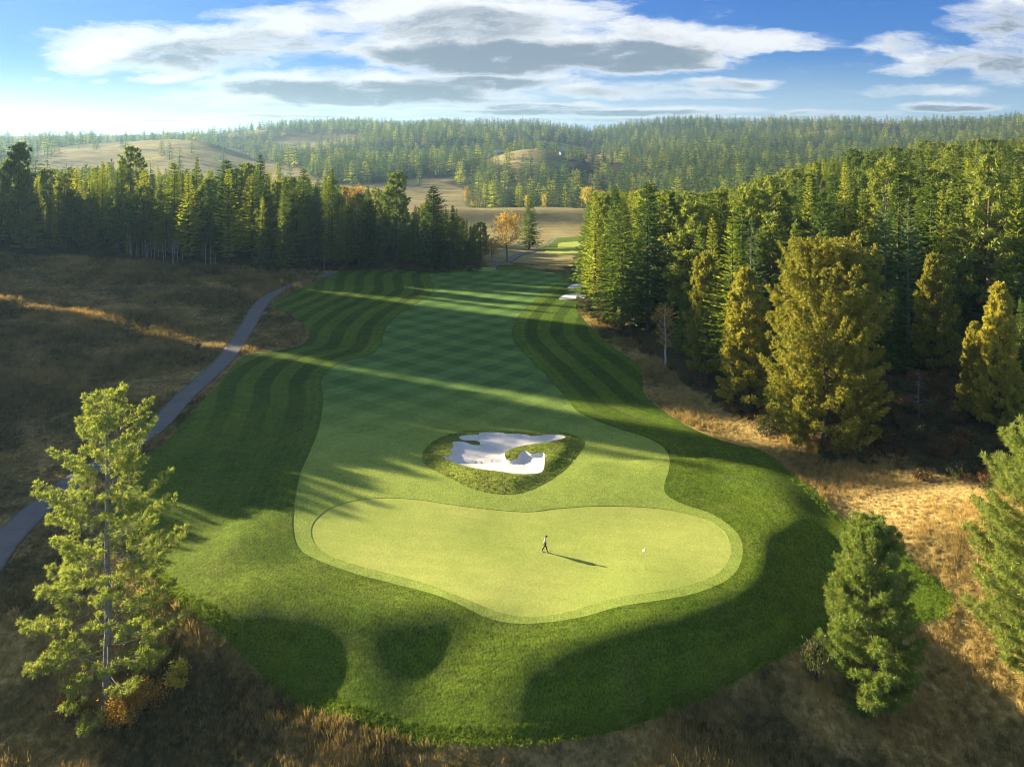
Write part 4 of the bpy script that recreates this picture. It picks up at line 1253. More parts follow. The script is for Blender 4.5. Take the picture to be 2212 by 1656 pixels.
# remaining trees of the near woods
for k in ('fir', 'spire', 'larch', 'pine'):
    base = HT[k]
    ms = []
    for a, b in PR[k][:3]:
        # trunk and crown of the same proto put together
        V = []; 
        va = np.empty(len(a.vertices) * 3, np.float32); a.vertices.foreach_get('co', va)
        vb = np.empty(len(b.vertices) * 3, np.float32); b.vertices.foreach_get('co', vb)
        def fac(me_):
            q = [list(p.vertices) for p in me_.polygons if len(p.vertices) == 4]; t3 = [list(p.vertices) for p in me_.polygons if len(p.vertices) == 3]
            return q, t3
        qa, ta = fac(a); qb, tb = fac(b)
        na = len(a.vertices)
        Q = np.array(qa + [[i + na for i in f] for f in qb]); T = np.array(ta + [[i + na for i in f] for f in tb])
        mi = [0] * len(qa) + [1] * len(qb) + [0] * len(ta) + [1] * len(tb)
        ms.append(mesh_np(k + '_whole', np.concatenate([va, vb]).reshape(-1, 3), [Q] + ([T] if len(T) else []), [a.materials[0], b.materials[0]], mi=mi))
    cl = proto_coll('set_' + k, ms)
    for w, nm in (('L', 'left-hand'), ('R', 'right-hand')):
        rr_ = [c for c in rest if c[4] == k and c[5] == w]
        if rr_:
            P = np.array([[c[0], c[1], c[2] - .2] for c in rr_]); sc = np.array([c[3] / base for c in rr_])
            instancer('woodland', P, sc, cl, '%s filling the depth of the %s wood behind the front trees' % ({'fir': 'dark firs', 'spire': 'pale grey-green firs', 'larch': 'yellow-green larches', 'pine': 'olive pines'}[k], nm), 'woodland', seed=hash(k) % 97 if False else len(rr_))
    if k == 'fir':
        # unseen firs on the left, added to shade the fairway and nearby turf
        Xk, Yk = scatter(-460, -90, 60, 420, 7.5, np.random.default_rng(3))
        uu = SDX * Xk + SDY * Yk; vv = .436 * Xk + .9 * Yk
        mm = (shade_knoll(Xk, Yk) > 8) & (uu > 1.69 * vv + 16) & (uu < 1.69 * vv + 150) & (np.abs(vv - 119.5 + vnoise(Xk, Yk, 9) * 5) > 3.4)
        Xk, Yk = Xk[mm], Yk[mm]
        ex = []
        r5 = np.random.default_rng(9)
        for v5 in np.arange(46, 102, 1.6):  # rows of added firs, heights set by where their shadows should end
            if 65 < v5 < 68: continue
            for u5 in (0, 5, 10, 15):
                ue = max(118, 1.7 * v5 + 16) + u5 + r5.uniform(-2.5, 2.5); ve = v5 + r5.uniform(-1, 1)
                ex.append((-.9 * ue + .436 * ve, .436 * ue + .9 * ve, (.255 * (ue - np.interp(v5, [46, 64, 70, 88, 101], [68, 70, 62, 54, 44]) + r5.uniform(-5, 5)) - float(H([-.9 * ue + .436 * ve], [.436 * ue + .9 * ve])[0])) / 30))
        ex += [ (-97, 101, .8), (-101, 95, .72), (-84, 48, .8), (-90, 55, .9), (-78, 40, .8), (-96, 62, .8), (-85, 66, .7), (-72, 30, .8), (-100, 45, .9), (-80, 20, .8), (-95, 30, .9)]  # more added firs out of view, shading the lower left
        P = np.column_stack([np.concatenate([Xk, [e[0] for e in ex]]), np.concatenate([Yk, [e[1] for e in ex]])])
        Z = H(P[:, 0], P[:, 1]) - .2
        sc = np.concatenate([np.random.default_rng(4).uniform(.8, 1.1, len(Xk)), [e[2] for e in ex]])
        instancer('woodland', np.column_stack([P, Z]), sc, cl, 'unseen dark firs added beyond the left edge to cast shade', 'woodland', seed=8)

# far woods
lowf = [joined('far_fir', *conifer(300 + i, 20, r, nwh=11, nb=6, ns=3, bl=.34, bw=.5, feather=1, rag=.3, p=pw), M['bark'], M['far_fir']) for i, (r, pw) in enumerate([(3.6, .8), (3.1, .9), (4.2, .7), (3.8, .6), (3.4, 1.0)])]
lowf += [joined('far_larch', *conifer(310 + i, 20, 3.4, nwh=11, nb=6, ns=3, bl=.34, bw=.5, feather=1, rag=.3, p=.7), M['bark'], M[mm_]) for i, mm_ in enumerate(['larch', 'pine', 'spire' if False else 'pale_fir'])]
cf = proto_coll('set_far', lowf)
rg = np.random.default_rng(33)
parts = []
for y0, y1, sp in ((330, 700, 10), (700, 1150, 12.5), (1150, 1700, 17.0), (1700, 2900, 23.0)):
    X, Y = scatter(-.74 * y1, .74 * y1, y0, y1, sp, rg)
    m = np.abs(X) < .74 * Y
    parts.append(np.column_stack([X[m], Y[m]]))
P = np.vstack(parts)
Z = H(P[:, 0], P[:, 1])
px, py = proj(P[:, 0], P[:, 1], Z)
mk = forest_mask(P[:, 0], P[:, 1], Z)
thinness = .95 + .9 * vnoise(P[:, 0], P[:, 1], 90) + 1.1 * vnoise(P[:, 0] + 50, P[:, 1], 260) + .5 * vnoise(P[:, 0], P[:, 1], 35)
# scattered trees on the thinner slopes
thinness = np.where((px > 1230) & (px < 1420) & (P[:, 1] > 700) & (P[:, 1] < 1300), thinness - .35, thinness)
m = (mk > .5) & (rg.random(len(P)) < thinness)
# near woods already planted
m &= ~((P[:, 1] < 480) & (px > 1235)) & ~((lw_side(P[:, 0], P[:, 1]) < 122) & (px < 1045))
m &= ~((P[:, 1] < 655) & (px > 720) & (px < 1330))
# lone trees in clearings
m |= (mk < .5) & (P[:, 1] > 640) & (rg.random(len(P)) < .02) & (px > 60)
# hidden ground (cheap test by rays of sight)
vis = np.ones(len(P), bool)
top_ = Z + 18
for f in np.linspace(.45, .97, 22):
    vis &= (H(P[:, 0] * f, P[:, 1] * f) < CAMZ + (top_ - CAMZ) * f + 1)
m &= vis
P, Z, px, py = P[m], Z[m], px[m], py[m]
sc = rg.uniform(.6, 1.3, len(P)) * np.interp(P[:, 1], [600, 1200, 2500], [1.0, 1.15, 1.3])
print('far trees', len(P), 'near individuals', len(ind), 'rest', len(rest))
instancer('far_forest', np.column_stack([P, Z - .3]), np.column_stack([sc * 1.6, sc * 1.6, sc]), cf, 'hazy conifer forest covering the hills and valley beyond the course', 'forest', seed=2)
# row of firs at the foot of the hill beyond the field
row = []
for i in range(58):
    q = 1010 + 320 * (i / 57) + rg.uniform(-3, 3); Yr = rg.uniform(640, 690)
    row.append([(q - CX) * Yr / F, Yr])
row = np.array(row)
instancer('fir_row', np.column_stack([row, H(row[:, 0], row[:, 1]) - .2]), rg.uniform(.7, 1.15, len(row)), cf, 'row of firs closing the far side of the pale field', 'tree row', seed=6)
# autumn trees sprinkled in the far woods
goldl = [joined('far_gold', *broadleaf(320 + i, 14, 4.5, leaf=1.1, nleaf=5, nl=9, tw=4), M['grey_bark'], M['gold_leaf' if i else 'yellow_leaf']) for i in range(2)]
cg = proto_coll('set_gold', goldl)
ii = rg.choice(len(P), 300, replace=False)
ii = ii[(P[ii, 1] > 650)]
instancer('autumn_trees', np.column_stack([P[ii] + 4, Z[ii]]), rg.uniform(.4, .85, len(ii)), cg, 'scattered yellow and orange trees among the distant conifers', 'autumn trees', seed=5)

# brush under the right-hand wood and along its edge
X, Y = scatter(15, 260, 72, 240, 2.3, rg)
s = rw_side(X, Y) - 3.0; px = CX + F * X / Y; z_ = H(X, Y); py = HY + F * (CAMZ - z_) / Y
m = (px < 2300) & (((s > -2.2) & (s < 9)) | ((px > 1780) & (py > 770) & (s > -4)))
m &= rg.random(len(X)) < .8
X, Y, z_ = X[m], Y[m], z_[m]
cb = proto_coll('set_brush', [joined('brush', *bush(400 + i, 1.4, 1.7, n=420, leaf=.26, twigs=16), M['twig'], M['brown_leaf' if i % 3 else 'green_brush']) for i in range(5)])
instancer('undergrowth', np.column_stack([X, Y, z_ - .1]), rg.uniform(.5, 1.25, len(X)), cb, 'brown and rusty brush filling the shade along the right-hand wood', 'undergrowth', seed=12)
X, Y = scatter(-230, 20, 225, 275, 2.6, rg)
s = lw_side(X, Y); px = CX + F * X / Y
m = (s > -4) & (s < 7) & (px > -30) & (px < 1035) & (rg.random(len(X)) < .6)
X, Y = X[m], Y[m]
instancer('undergrowth', np.column_stack([X, Y, H(X, Y) - .1]), rg.uniform(.5, 1.3, len(X)), cb, 'brown and green brush along the foot of the left-hand wood', 'undergrowth', seed=13)

# grass standing on the open ground
def tuft(seed, n, r, h0, h1, w, lean=.35):
    rg3 = np.random.default_rng(seed); g = Geo()
    a = rg3.uniform(0, 6.28, n); q = r * np.sqrt(rg3.random(n))
    P = np.column_stack([np.cos(a) * q, np.sin(a) * q, np.zeros(n)])
    D = unit(np.column_stack([rg3.normal(0, lean, n), rg3.normal(0, lean, n), np.ones(n)]))
    g.blades(P, D, side_of(D, rg3), rg3.uniform(h0, h1, n), w, .5)
    return g
ct = proto_coll('set_straw', [tuft(500 + i, 20, .34, .55, 1.15, .045).mesh('straw_tuft', M['straw']) for i in range(4)])
cw = proto_coll('set_weed', [tuft(510 + i, 24, .34, .22, .55, .055, .6).mesh('weed_tuft', M['weed']) for i in range(4)])
cl_ = proto_coll('set_lawn', [tuft(520 + i, 26, .20, .07, .16, .032, .6).mesh('lawn_tuft', M['lawn_blade']) for i in range(4)])
def wild_points(n, y0, y1, pw, rg):
    # density falls with distance
    u = rg.random(n)
    Y = (y0 ** (2 - pw) + u * (y1 ** (2 - pw) - y0 ** (2 - pw))) ** (1 / (2 - pw))
    T = rg.uniform(-.72, .72, n)
    X = T * Y
    dr = sdist(X, Y, ROUGH[::2]); dp = seg_dist(X, Y, PATHC[::2], closed=False)
    m = (dr > .25) & (dp > 2.1)
    fld_ = (rw_side(X, Y) < 6) & (lw_side(X, Y) < 3)
    m &= fld_
    return X[m], Y[m]
X, Y = wild_points(150000, 54, 250, 1.3, rg)
dens = vnoise(X, Y, 6) + vnoise(X, Y, 20)
st = dens + rg.normal(0, .25, len(X)) > -.05
for msk, cc, nm, lab in ((st, ct, 'dry_grass', 'tall straw-coloured grass on the heath and banks round the mown turf'), (~st, cw, 'low_grass', 'short dull green grass and weeds between the straw tufts')):
    x_, y_ = X[msk], Y[msk]
    sc = rg.uniform(.6, 1.2, len(x_)) * (.8 + .9 * np.clip((y_ - 60) / 190, 0, 1))
    sc *= np.clip(.8 + vnoise(x_, y_, 9) * 1.1, .35, 1.4)
    instancer(nm, np.column_stack([x_, y_, H(x_, y_) - .03]), sc, cc, lab, 'grass', seed=20)
# mown rough close to the camera and the shaggy rim round it
T_ = rg.uniform(-.5, .66, 90000); Y = rg.uniform(57, 100, 90000); X = T_ * Y
dr = sdist(X, Y, ROUGH[::2]); df = sdist(X, Y, fair_thin)
m = (dr < 0) & (dr > -1.2) & (df > .3)
X, Y = X[m], Y[m]
sc = rg.uniform(.6, 1.0, len(X))
rim = []
for a, b in zip(ROUGH, np.roll(ROUGH, -1, 0)):
    if a[1] < 110:
        for _ in range(6):
            t_ = rg.random(); q = a + (b - a) * t_ + rg.normal(0, .16, 2); rim.append(q)
rim = np.array(rim)
X = np.concatenate([X, rim[:, 0]]); Y = np.concatenate([Y, rim[:, 1]]); sc = np.concatenate([sc, rg.uniform(1.2, 2.4, len(rim))])
isl = rg.uniform([-22, 92], [24, 124], (16000, 2)); m = (sdist(isl[:, 0], isl[:, 1], ISLE) < -.05) & (sdist(isl[:, 0], isl[:, 1], SAND) > .45) & (rg.random(16000) < .6)
isl = isl[m]; X = np.concatenate([X, isl[:, 0]]); Y = np.concatenate([Y, isl[:, 1]]); sc = np.concatenate([sc, rg.uniform(.4, .9, len(isl))])
instancer('rough_grass', np.column_stack([X, Y, H(X, Y) + .04]), sc, cl_, 'dense mown rough grass round the green and on the bunker island', 'grass', seed=31)

# grey dead snags among the living trees
for k_, (px, yb, yt) in enumerate([(1560, 800, 600), (1985, 900, 800), (1840, 760, 560), (700, 586, 470)]):
    x, y, z = ray(px, yb); hh = (yb - yt) * y / F
    g = Geo(); rg4 = np.random.default_rng(700 + k_)
    zz = np.linspace(0, hh, 8)
    g.tube(np.column_stack([np.cumsum(rg4.normal(0, .06, 8)), np.cumsum(rg4.normal(0, .06, 8)), zz]), np.linspace(.02 * hh ** .9 * .35 + .1, .03, 8), 7)
    for q in range(34):
        h_ = rg4.uniform(.2, .97) * hh; a_ = rg4.uniform(0, 6.28); l_ = (1 - h_ / hh) * 2.6 + rg4.uniform(.3, .9)
        g.tube(np.array([[0, 0, h_], [math.cos(a_) * l_ * .5, math.sin(a_) * l_ * .5, h_ + .05], [math.cos(a_) * l_, math.sin(a_) * l_, h_ - l_ * .15]]), [.05, .03, .01], 4, cap=False)
    tag(link('dead_tree', g.mesh('dead_tree', M['grey_bark'], True), None, (x, y, z - .1)), ['grey dead snag behind the slender olive pine', 'low bare grey snag in the dark thicket', 'thin dead trunk behind the huge broad pine', 'bare stem at the front of the left-hand wood'][k_], 'dead tree')
# ------------------------------------------------------------------ golfer, flag
M['skin'] = simple('skin', (.45, .27, .19), .6)
M['shirt'] = simple('pale_blue_shirt', (.50, .60, .72), .85, 20, .06)
M['trousers'] = simple('navy_trousers', (.018, .028, .055), .85, 20, .1)
M['shoe'] = simple('white_shoe', (.72, .72, .72), .6)
M['cap'] = simple('red_cap', (.40, .03, .03), .8)
M['hair'] = simple('dark_hair', (.05, .03, .02), .9)
M['steel'] = simple('steel', (.5, .5, .5), .3, metal=1.0)
M['grip'] = simple('black_grip', (.03, .03, .03), .7)
m, t = material('white_cloth')
d = t.n('ShaderNodeBsdfDiffuse'); d.inputs[0].default_value = (.85, .85, .85, 1); tr = t.n('ShaderNodeBsdfTranslucent'); tr.inputs[0].default_value = (.9, .9, .88, 1)
a = t.n('ShaderNodeMixShader'); a.inputs[0].default_value = .6; t.l(d.outputs[0], a.inputs[1]); t.l(tr.outputs[0], a.inputs[2]); t.l(a.outputs[0], t.n('ShaderNodeOutputMaterial').inputs[0])
M['white'] = m
M['polewhite'] = simple('white_pole', (.75, .72, .62), .5)
M['poleyel'] = simple('yellow_pole', (.65, .55, .12), .5)
M['hole'] = simple('dark_hole', (.02, .02, .02), .9)

def skin(name, V, E, R, mat, parent, lev=2, root=0):
    me = bpy.data.meshes.new(name); me.from_pydata(V, E, []); me.materials.append(mat)
    o = link(name, me, parent)
    sk = o.modifiers.new('skin', 'SKIN'); sk.use_smooth_shade = True
    sb = o.modifiers.new('sub', 'SUBSURF'); sb.levels = lev; sb.render_levels = lev
    if not me.skin_vertices:
        return o
    for i, r in enumerate(R):
        me.skin_vertices[0].data[i].radius = r if isinstance(r, tuple) else (r, r)
        me.skin_vertices[0].data[i].use_root = (i == root)
    return o
px_, py_ = 1177, 1191
gx, gy, gz = ray(px_, py_)
gz = gz - .035
man = empty('person', (gx, gy, gz), 0, 1.0)
tag(man, 'golfer in red cap, pale shirt and navy trousers walking across the putting green, head down', 'person')
# x: walking direction, y: away from the camera, z: up
hip = (0, 0, .95)
J = dict(pel=(0, 0, .95), wst=(.01, 0, 1.10), chs=(.03, 0, 1.32), nck=(.06, 0, 1.50), hd0=(.10, 0, 1.58), hd1=(.14, 0, 1.68), hd2=(.13, 0, 1.77),
         ls=(.03, .17, 1.43), le=(-.02, .23, 1.16), lw=(.10, .24, .94), lh=(.14, .24, .87),
         rs=(.03, -.17, 1.43), re=(-.07, -.24, 1.15), rw=(-.05, -.24, .90), rh=(-.04, -.24, .83),
         lh0=(0, .09, .92), lk=(-.05, .10, .52), la=(-.33, .10, .13), lt=(-.20, .10, .05),
         rh0=(0, -.09, .92), rk=(.17, -.10, .50), ra=(.27, -.10, .09), rt=(.42, -.10, .05))
names = list(J)
V = [J[n] for n in names]; ix = {n: i for i, n in enumerate(names)}
E = [('pel', 'wst'), ('wst', 'chs'), ('chs', 'nck'), ('nck', 'hd0'), ('hd0', 'hd1'), ('hd1', 'hd2'), ('chs', 'ls'), ('ls', 'le'), ('le', 'lw'), ('lw', 'lh'), ('chs', 'rs'), ('rs', 're'), ('re', 'rw'), ('rw', 'rh'),
     ('pel', 'lh0'), ('lh0', 'lk'), ('lk', 'la'), ('la', 'lt'), ('pel', 'rh0'), ('rh0', 'rk'), ('rk', 'ra'), ('ra', 'rt')]
E = [(ix[a], ix[b]) for a, b in E]
RD = dict(pel=(.12, .14), wst=(.11, .13), chs=(.12, .16), nck=.055, hd0=.07, hd1=(.098, .085), hd2=(.075, .07), ls=.055, le=.042, lw=.03, lh=.034, rs=.055, re=.042, rw=.03, rh=.034,
          lh0=.08, lk=.055, la=.036, lt=.03, rh0=.08, rk=.055, ra=.036, rt=.03)
R = [RD[n] for n in names]
# fingers: five short chains from each hand
for hnd, sg, base in (('lh', 1, J['lh']), ('rh', -1, J['rh'])):
    for f in range(5):
        oy = (f - 2) * .0
        ox = (f - 1.6) * .020
        L_f = (.045, .07, .08, .075, .055)[f]
        b0 = len(V)
        V.append((base[0] + ox + (.03 if f == 0 else 0), base[1] - sg * .01, base[2] - .03)); R.append(.010)
        V.append((base[0] + ox + (.045 if f == 0 else .01), base[1] - sg * .025, base[2] - .03 - L_f)); R.append(.008)
        E.append((ix[hnd], b0)); E.append((b0, b0 + 1))
# nose
b0 = len(V); V.append((.235, 0, 1.655)); R.append(.014); E.append((ix['hd1'], b0))
body = skin('body', V, E, R, M['skin'], man)
def garment(name, keys, edges, rad, mat):
    nm = {k: i for i, k in enumerate(keys)}
    return skin(name, [J[k] for k in keys], [(nm[a], nm[b]) for a, b in edges], [rad[k] for k in keys], mat, man)
J['rsl'] = tuple(np.array(J['rs']) * .35 + np.array(J['re']) * .65); J['lsl'] = tuple(np.array(J['ls']) * .35 + np.array(J['le']) * .65)
J['nk2'] = (.05, 0, 1.47)
garment('shirt', ['wst', 'pel', 'chs', 'nk2', 'ls', 'lsl', 'rs', 'rsl'], [('wst', 'pel'), ('wst', 'chs'), ('chs', 'nk2'), ('chs', 'ls'), ('ls', 'lsl'), ('chs', 'rs'), ('rs', 'rsl')],
        dict(wst=(.128, .15), pel=(.125, .15), chs=(.138, .178), nk2=.075, ls=.072, lsl=.07, rs=.072, rsl=.07), M['shirt'])
garment('trousers', ['pel', 'lh0', 'lk', 'la', 'rh0', 'rk', 'ra'], [('pel', 'lh0'), ('lh0', 'lk'), ('lk', 'la'), ('pel', 'rh0'), ('rh0', 'rk'), ('rk', 'ra')],
        dict(pel=(.132, .155), lh0=.098, lk=.075, la=.062, rh0=.098, rk=.075, ra=.062), M['trousers'])
def ellipsoid(g, c, r, n=12, m=8, cut=-1.0):
    th = np.linspace(0, 2 * math.pi, n, endpoint=False); ph = np.linspace(math.asin(cut) if cut > -1 else -math.pi / 2 + .01, math.pi / 2 - .01, m)
    V = np.array([[c[0] + r[0] * math.cos(p) * math.cos(t), c[1] + r[1] * math.cos(p) * math.sin(t), c[2] + r[2] * math.sin(p)] for p in ph for t in th])
    i = np.arange(m - 1)[:, None] * n; j = np.arange(n)[None, :]
    g.quads(V, np.stack([i + j, i + (j + 1) % n, i + n + (j + 1) % n, i + n + j], -1).reshape(-1, 4))
g = Geo(); ellipsoid(g, (.135, 0, 1.725), (.112, .098, .10), 14, 8, -.05)
g.tube(np.array([[.20, 0, 1.715], [.26, 0, 1.705], [.31, 0, 1.69]]), [.05, .045, .02], 8)
link('cap', g.mesh('cap', M['cap'], True), man)
g = Geo(); ellipsoid(g, (.10, 0, 1.68), (.095, .092, .085), 12, 7); link('hair', g.mesh('hair', M['hair'], True), man)
for a, b, r in (('la', 'lt', .0), ('ra', 'rt', .0)):
    A, B = np.array(J[a]), np.array(J[b])
    g = Geo(); c = (A + B) / 2
    g.tube(np.array([[A[0] - .06, A[1], .05 + (A[2] - .09) * .8], [c[0], c[1], .05 + (A[2] - .09) * .3], [B[0] + .03, B[1], .04]]), [.055, .055, .04], 8)
    link('shoe', g.mesh('shoe', M['shoe'], True), man)
# putter carried in the left hand, head near the grass ahead
pt = empty('putter', (gx + .16, gy + .235, gz + .82), 0, 1.0); tag(pt, 'putter held by the golfer, its head pointing down ahead of him', 'golf club')
g = Geo(); g.tube(np.array([[0, 0, 0], [.30, 0, -.76]]), [.006, .005], 6); link('shaft', g.mesh('shaft', M['steel']), pt)
g = Geo(); g.tube(np.array([[-.06, 0, .15], [.03, 0, -.07]]), [.014, .011], 8); link('grip', g.mesh('grip', M['grip']), pt)
g = Geo(); g.box((.33, 0, -.775), (.11, .035, .03)); link('head', g.mesh('head', M['steel']), pt)
# flagstick
fx, fy, fz = ray(1394, 1227); fz -= .035
fs = empty('flagstick', (fx, fy, fz), 0, 1.0); tag(fs, 'golf flagstick with small white flag standing in the hole right of the golfer', 'flagstick')
g = Geo(); g.tube(np.array([[0, 0, .02], [0, 0, .55]]), [.020, .020], 8); link('pole_base', g.mesh('pole_base', M['poleyel']), fs)
g = Geo(); g.tube(np.array([[0, 0, .55], [0, 0, 2.25]]), [.016, .013], 8); link('pole', g.mesh('pole', M['polewhite']), fs)
V = []; Fq = []
n1, n2 = 7, 6
for i in range(n1):
    for j in range(n2):
        u, v = i / (n1 - 1), j / (n2 - 1)
        V.append([-.015 - u * .34 * (1 - abs(v - .3) * .5), .05 * math.sin(u * 6 + v * 2) * u, 2.22 - v * .42 * (.35 + .65 * (1)) - u * .16 + (1 - v) * u * (-.12)])
for i in range(n1 - 1):
    for j in range(n2 - 1):
        a = i * n2 + j; Fq.append([a, a + 1, a + n2 + 1, a + n2])
fl_ = link('flag', mesh_np('flag', np.array(V), np.array(Fq), M['white'], smooth_sh=True), fs)
sol = fl_.modifiers.new('thick', 'SOLIDIFY'); sol.thickness = .008
g = Geo(); th = np.linspace(0, 2 * math.pi, 17)[:-1]
ro = np.array([[math.cos(a) * .11, math.sin(a) * .11, .012] for a in th]); ri = ro * [.7, .7, 1]; 
g.quads(np.vstack([ro, ri]), np.array([[k, (k + 1) % 16, 16 + (k + 1) % 16, 16 + k] for k in range(16)])); link('cup_rim', g.mesh('cup_rim', M['white']), fs)
g = Geo(); g.tris(np.vstack([ri - [0, 0, .004], [[0, 0, .008]]]), np.array([[k, (k + 1) % 16, 16] for k in range(16)])); link('hole', g.mesh('hole', M['hole']), fs)

# ------------------------------------------------------------------ houses and poles on the far hills
M['hwhite'] = simple('white_wall', (.30, .31, .33), .8, .5, .1)
M['hblue'] = simple('slate_wall', (.17, .22, .30), .8, .5, .1)
M['hroof'] = simple('grey_roof', (.22, .24, .27), .7, 1, .15)
M['hglass'] = simple('window_glass', (.05, .07, .09), .15, spec=.6)
M['htrim'] = simple('white_trim', (.5, .5, .5), .6)
def house(px, Y, w, d, h, rz, wall, label, wings=1):
    x = (px - CX) * Y / F; z = float(H([x], [Y])[0])
    e = empty('house', (x, Y, z - .3), rz, 1.0); tag(e, label, 'house')
    g = Geo(); g.box((0, 0, h / 2), (w, d, h)); 
    if wings: g.box((w * .55, -d * .15, h * .4), (w * .4, d * .8, h * .8))
    link('wall', g.mesh('wall', wall), e)
    def roof(cx, cy, w_, d_, z0, rh):
        V = np.array([[cx - w_ / 2, cy - d_ / 2, z0], [cx + w_ / 2, cy - d_ / 2, z0], [cx + w_ / 2, cy + d_ / 2, z0], [cx - w_ / 2, cy + d_ / 2, z0], [cx - w_ / 2, cy, z0 + rh], [cx + w_ / 2, cy, z0 + rh]])
        g.quads(V, [[0, 1, 5, 4], [2, 3, 4, 5], [0, 3, 2, 1]]); g.tris(V, [[0, 4, 3], [1, 2, 5]])
    g = Geo(); roof(0, 0, w + 1.2, d + 1.4, h, 2.4)
    if wings: roof(w * .56, -d * .15, w * .42 + .8, d * .8 + 1, h * .8 + .003, 1.8)
    link('roof', g.mesh('roof', M['hroof']), e)
    n = max(3, int(w / 3))
    for k in range(n):
        xx = -w / 2 + w * (k + .5) / n
        for lv in range(2 if h > 4.5 else 1):
            zz = h * (.28 + .45 * lv) if h > 4.5 else h * .5
            g = Geo(); g.box((xx, -d / 2 - .03, zz), (1.6, .08, 1.3)); f = link('window', g.mesh('window_frame', M['htrim']), e)
            g = Geo(); g.box((xx, -d / 2 - .08, zz), (1.3, .04, 1.0)); link('pane', g.mesh('pane', M['hglass']), f)
    g = Geo(); g.box((w * .12, -d / 2 - .05, 1.25), (1.1, .1, 2.1)); link('door', g.mesh('door', M['htrim']), e)
house(1219, 1170, 13, 9, 5.5, .25, M['hblue'], 'blue-grey house at the right end of the straw-coloured hilltop clearing')
house(1079, 1200, 17, 9, 5.2, -.15, M['hwhite'], 'long pale house at the left end of the straw-coloured hilltop clearing')
house(1052, 1190, 11, 8, 4.4, .3, M['hwhite'], 'smaller pale house left of the long pale house on the hill', 0)
house(1046, 1120, 12, 8, 4.2, -.3, M['hwhite'], 'low white house just below the two pale hillside houses', 0)
house(1102, 1900, 18, 10, 7, .2, M['hwhite'], 'whitish house high among the trees under the hill summit', 0)
house(950, 1050, 12, 8, 5, .4, M['hwhite'], 'white house glinting through the trees left of the clearing')
M['wood'] = simple('weathered_pole', (.20, .17, .14), .9, 3, .2)
tops = []
for px, Y, h, lab in [(925, 640, 11, 'leftmost power pole before the rolling field'), (1048, 575, 12, 'power pole at the far edge of the pale field, left of the lone fir'), (1134, 555, 19, 'tall power pole just left of the lone fir in the pale field')]:
    x = (px - CX) * Y / F; z = float(H([x], [Y])[0])
    e = empty('power_pole', (x, Y, z), 0, 1.0); tag(e, lab, 'power pole', 'power poles beyond the field')
    g = Geo(); g.tube(np.array([[0, 0, 0], [0, 0, h]]), [.24, .17], 8); link('pole', g.mesh('pole', M['wood']), e)
    g = Geo(); g.box((0, 0, h - .7), (2.6, .16, .18)); link('crossarm', g.mesh('crossarm', M['wood']), e)
    g = Geo()
    for sx in (-1.1, 0, 1.1): g.tube(np.array([[sx, 0, h - .6], [sx, 0, h - .3]]), [.07, .05], 6)
    link('insulators', g.mesh('insulators', M['htrim']), e)
    tops.append((x, Y, z + h - .3))
for n_, (a, b) in enumerate(zip(tops[:-1], tops[1:])):
    g = Geo()
    for sx in (-1.1, 1.1):
        s_ = np.linspace(0, 1, 14)
        P_ = np.array(a) + (np.array(b) - np.array(a)) * s_[:, None]; P_[:, 0] += sx; P_[:, 2] -= 2.2 * 4 * s_ * (1 - s_)
        g.tube(P_, np.full(14, .035), 4)
    tag(link('power_line', g.mesh('power_line', M['wood'])), ['sagging power lines between the left two far poles', 'sagging power lines between the right two far poles'][n_], 'power line')

# ------------------------------------------------------------------ air
hz = Geo(); hz.box((0, 6400, 40), (32000, 13600, 290))
m, t = material('haze_air')
o_ = t.n('ShaderNodeOutputMaterial'); pv = t.n('ShaderNodeVolumePrincipled')
pv.inputs['Color'].default_value = (.40, .70, 1.0, 1); pv.inputs['Density'].default_value = HAZE_D; pv.inputs['Anisotropy'].default_value = .45
t.l(pv.outputs[0], o_.inputs['Volume'])
if HAZE_D > 0:
    ho = link('haze', hz.mesh('haze', m)); ho['kind'] = 'stuff'; ho['label'] = 'thin bluish haze over the valley and far hills'; ho['category'] = 'haze'

# ------------------------------------------------------------------ sun, sky with clouds
sun = bpy.data.lights.new('sun', 'SUN'); sun.energy = SUN_E; sun.angle = math.radians(.55); sun.color = (1.0, .81, .55)
so = bpy.data.objects.new('sun', sun); COL.objects.link(so)
sv = Vector((SDX * math.cos(SUN_EL), SDY * math.cos(SUN_EL), math.sin(SUN_EL)))
so.rotation_euler = sv.to_track_quat('Z', 'Y').to_euler(); so.location = (-60, 40, 120)
w = bpy.data.worlds.new('World'); scene.world = w; w.use_nodes = True
t = NT(w.node_tree)
sky_ = t.n('ShaderNodeTexSky', sky_type='NISHITA'); sky_.sun_disc = False
sky_.sun_elevation = SUN_EL; sky_.sun_rotation = math.atan2(SDX, SDY); sky_.altitude = 600; sky_.air_density = 1.0; sky_.dust_density = SKY_DUST; sky_.ozone_density = 2.0
gen = t.n('ShaderNodeTexCoord').outputs['Generated']
sp_ = t.n('ShaderNodeSeparateXYZ'); t.l(gen, sp_.inputs[0])
yy = t.math('MAXIMUM', sp_.outputs[1], .05)
u_ = t.math('DIVIDE', sp_.outputs[0], yy); v_ = t.math('DIVIDE', sp_.outputs[2], yy)
cb_ = t.n('ShaderNodeCombineXYZ'); t.l(u_, cb_.inputs[0]); t.l(v_, cb_.inputs[1])
uv = cb_.outputs[0]
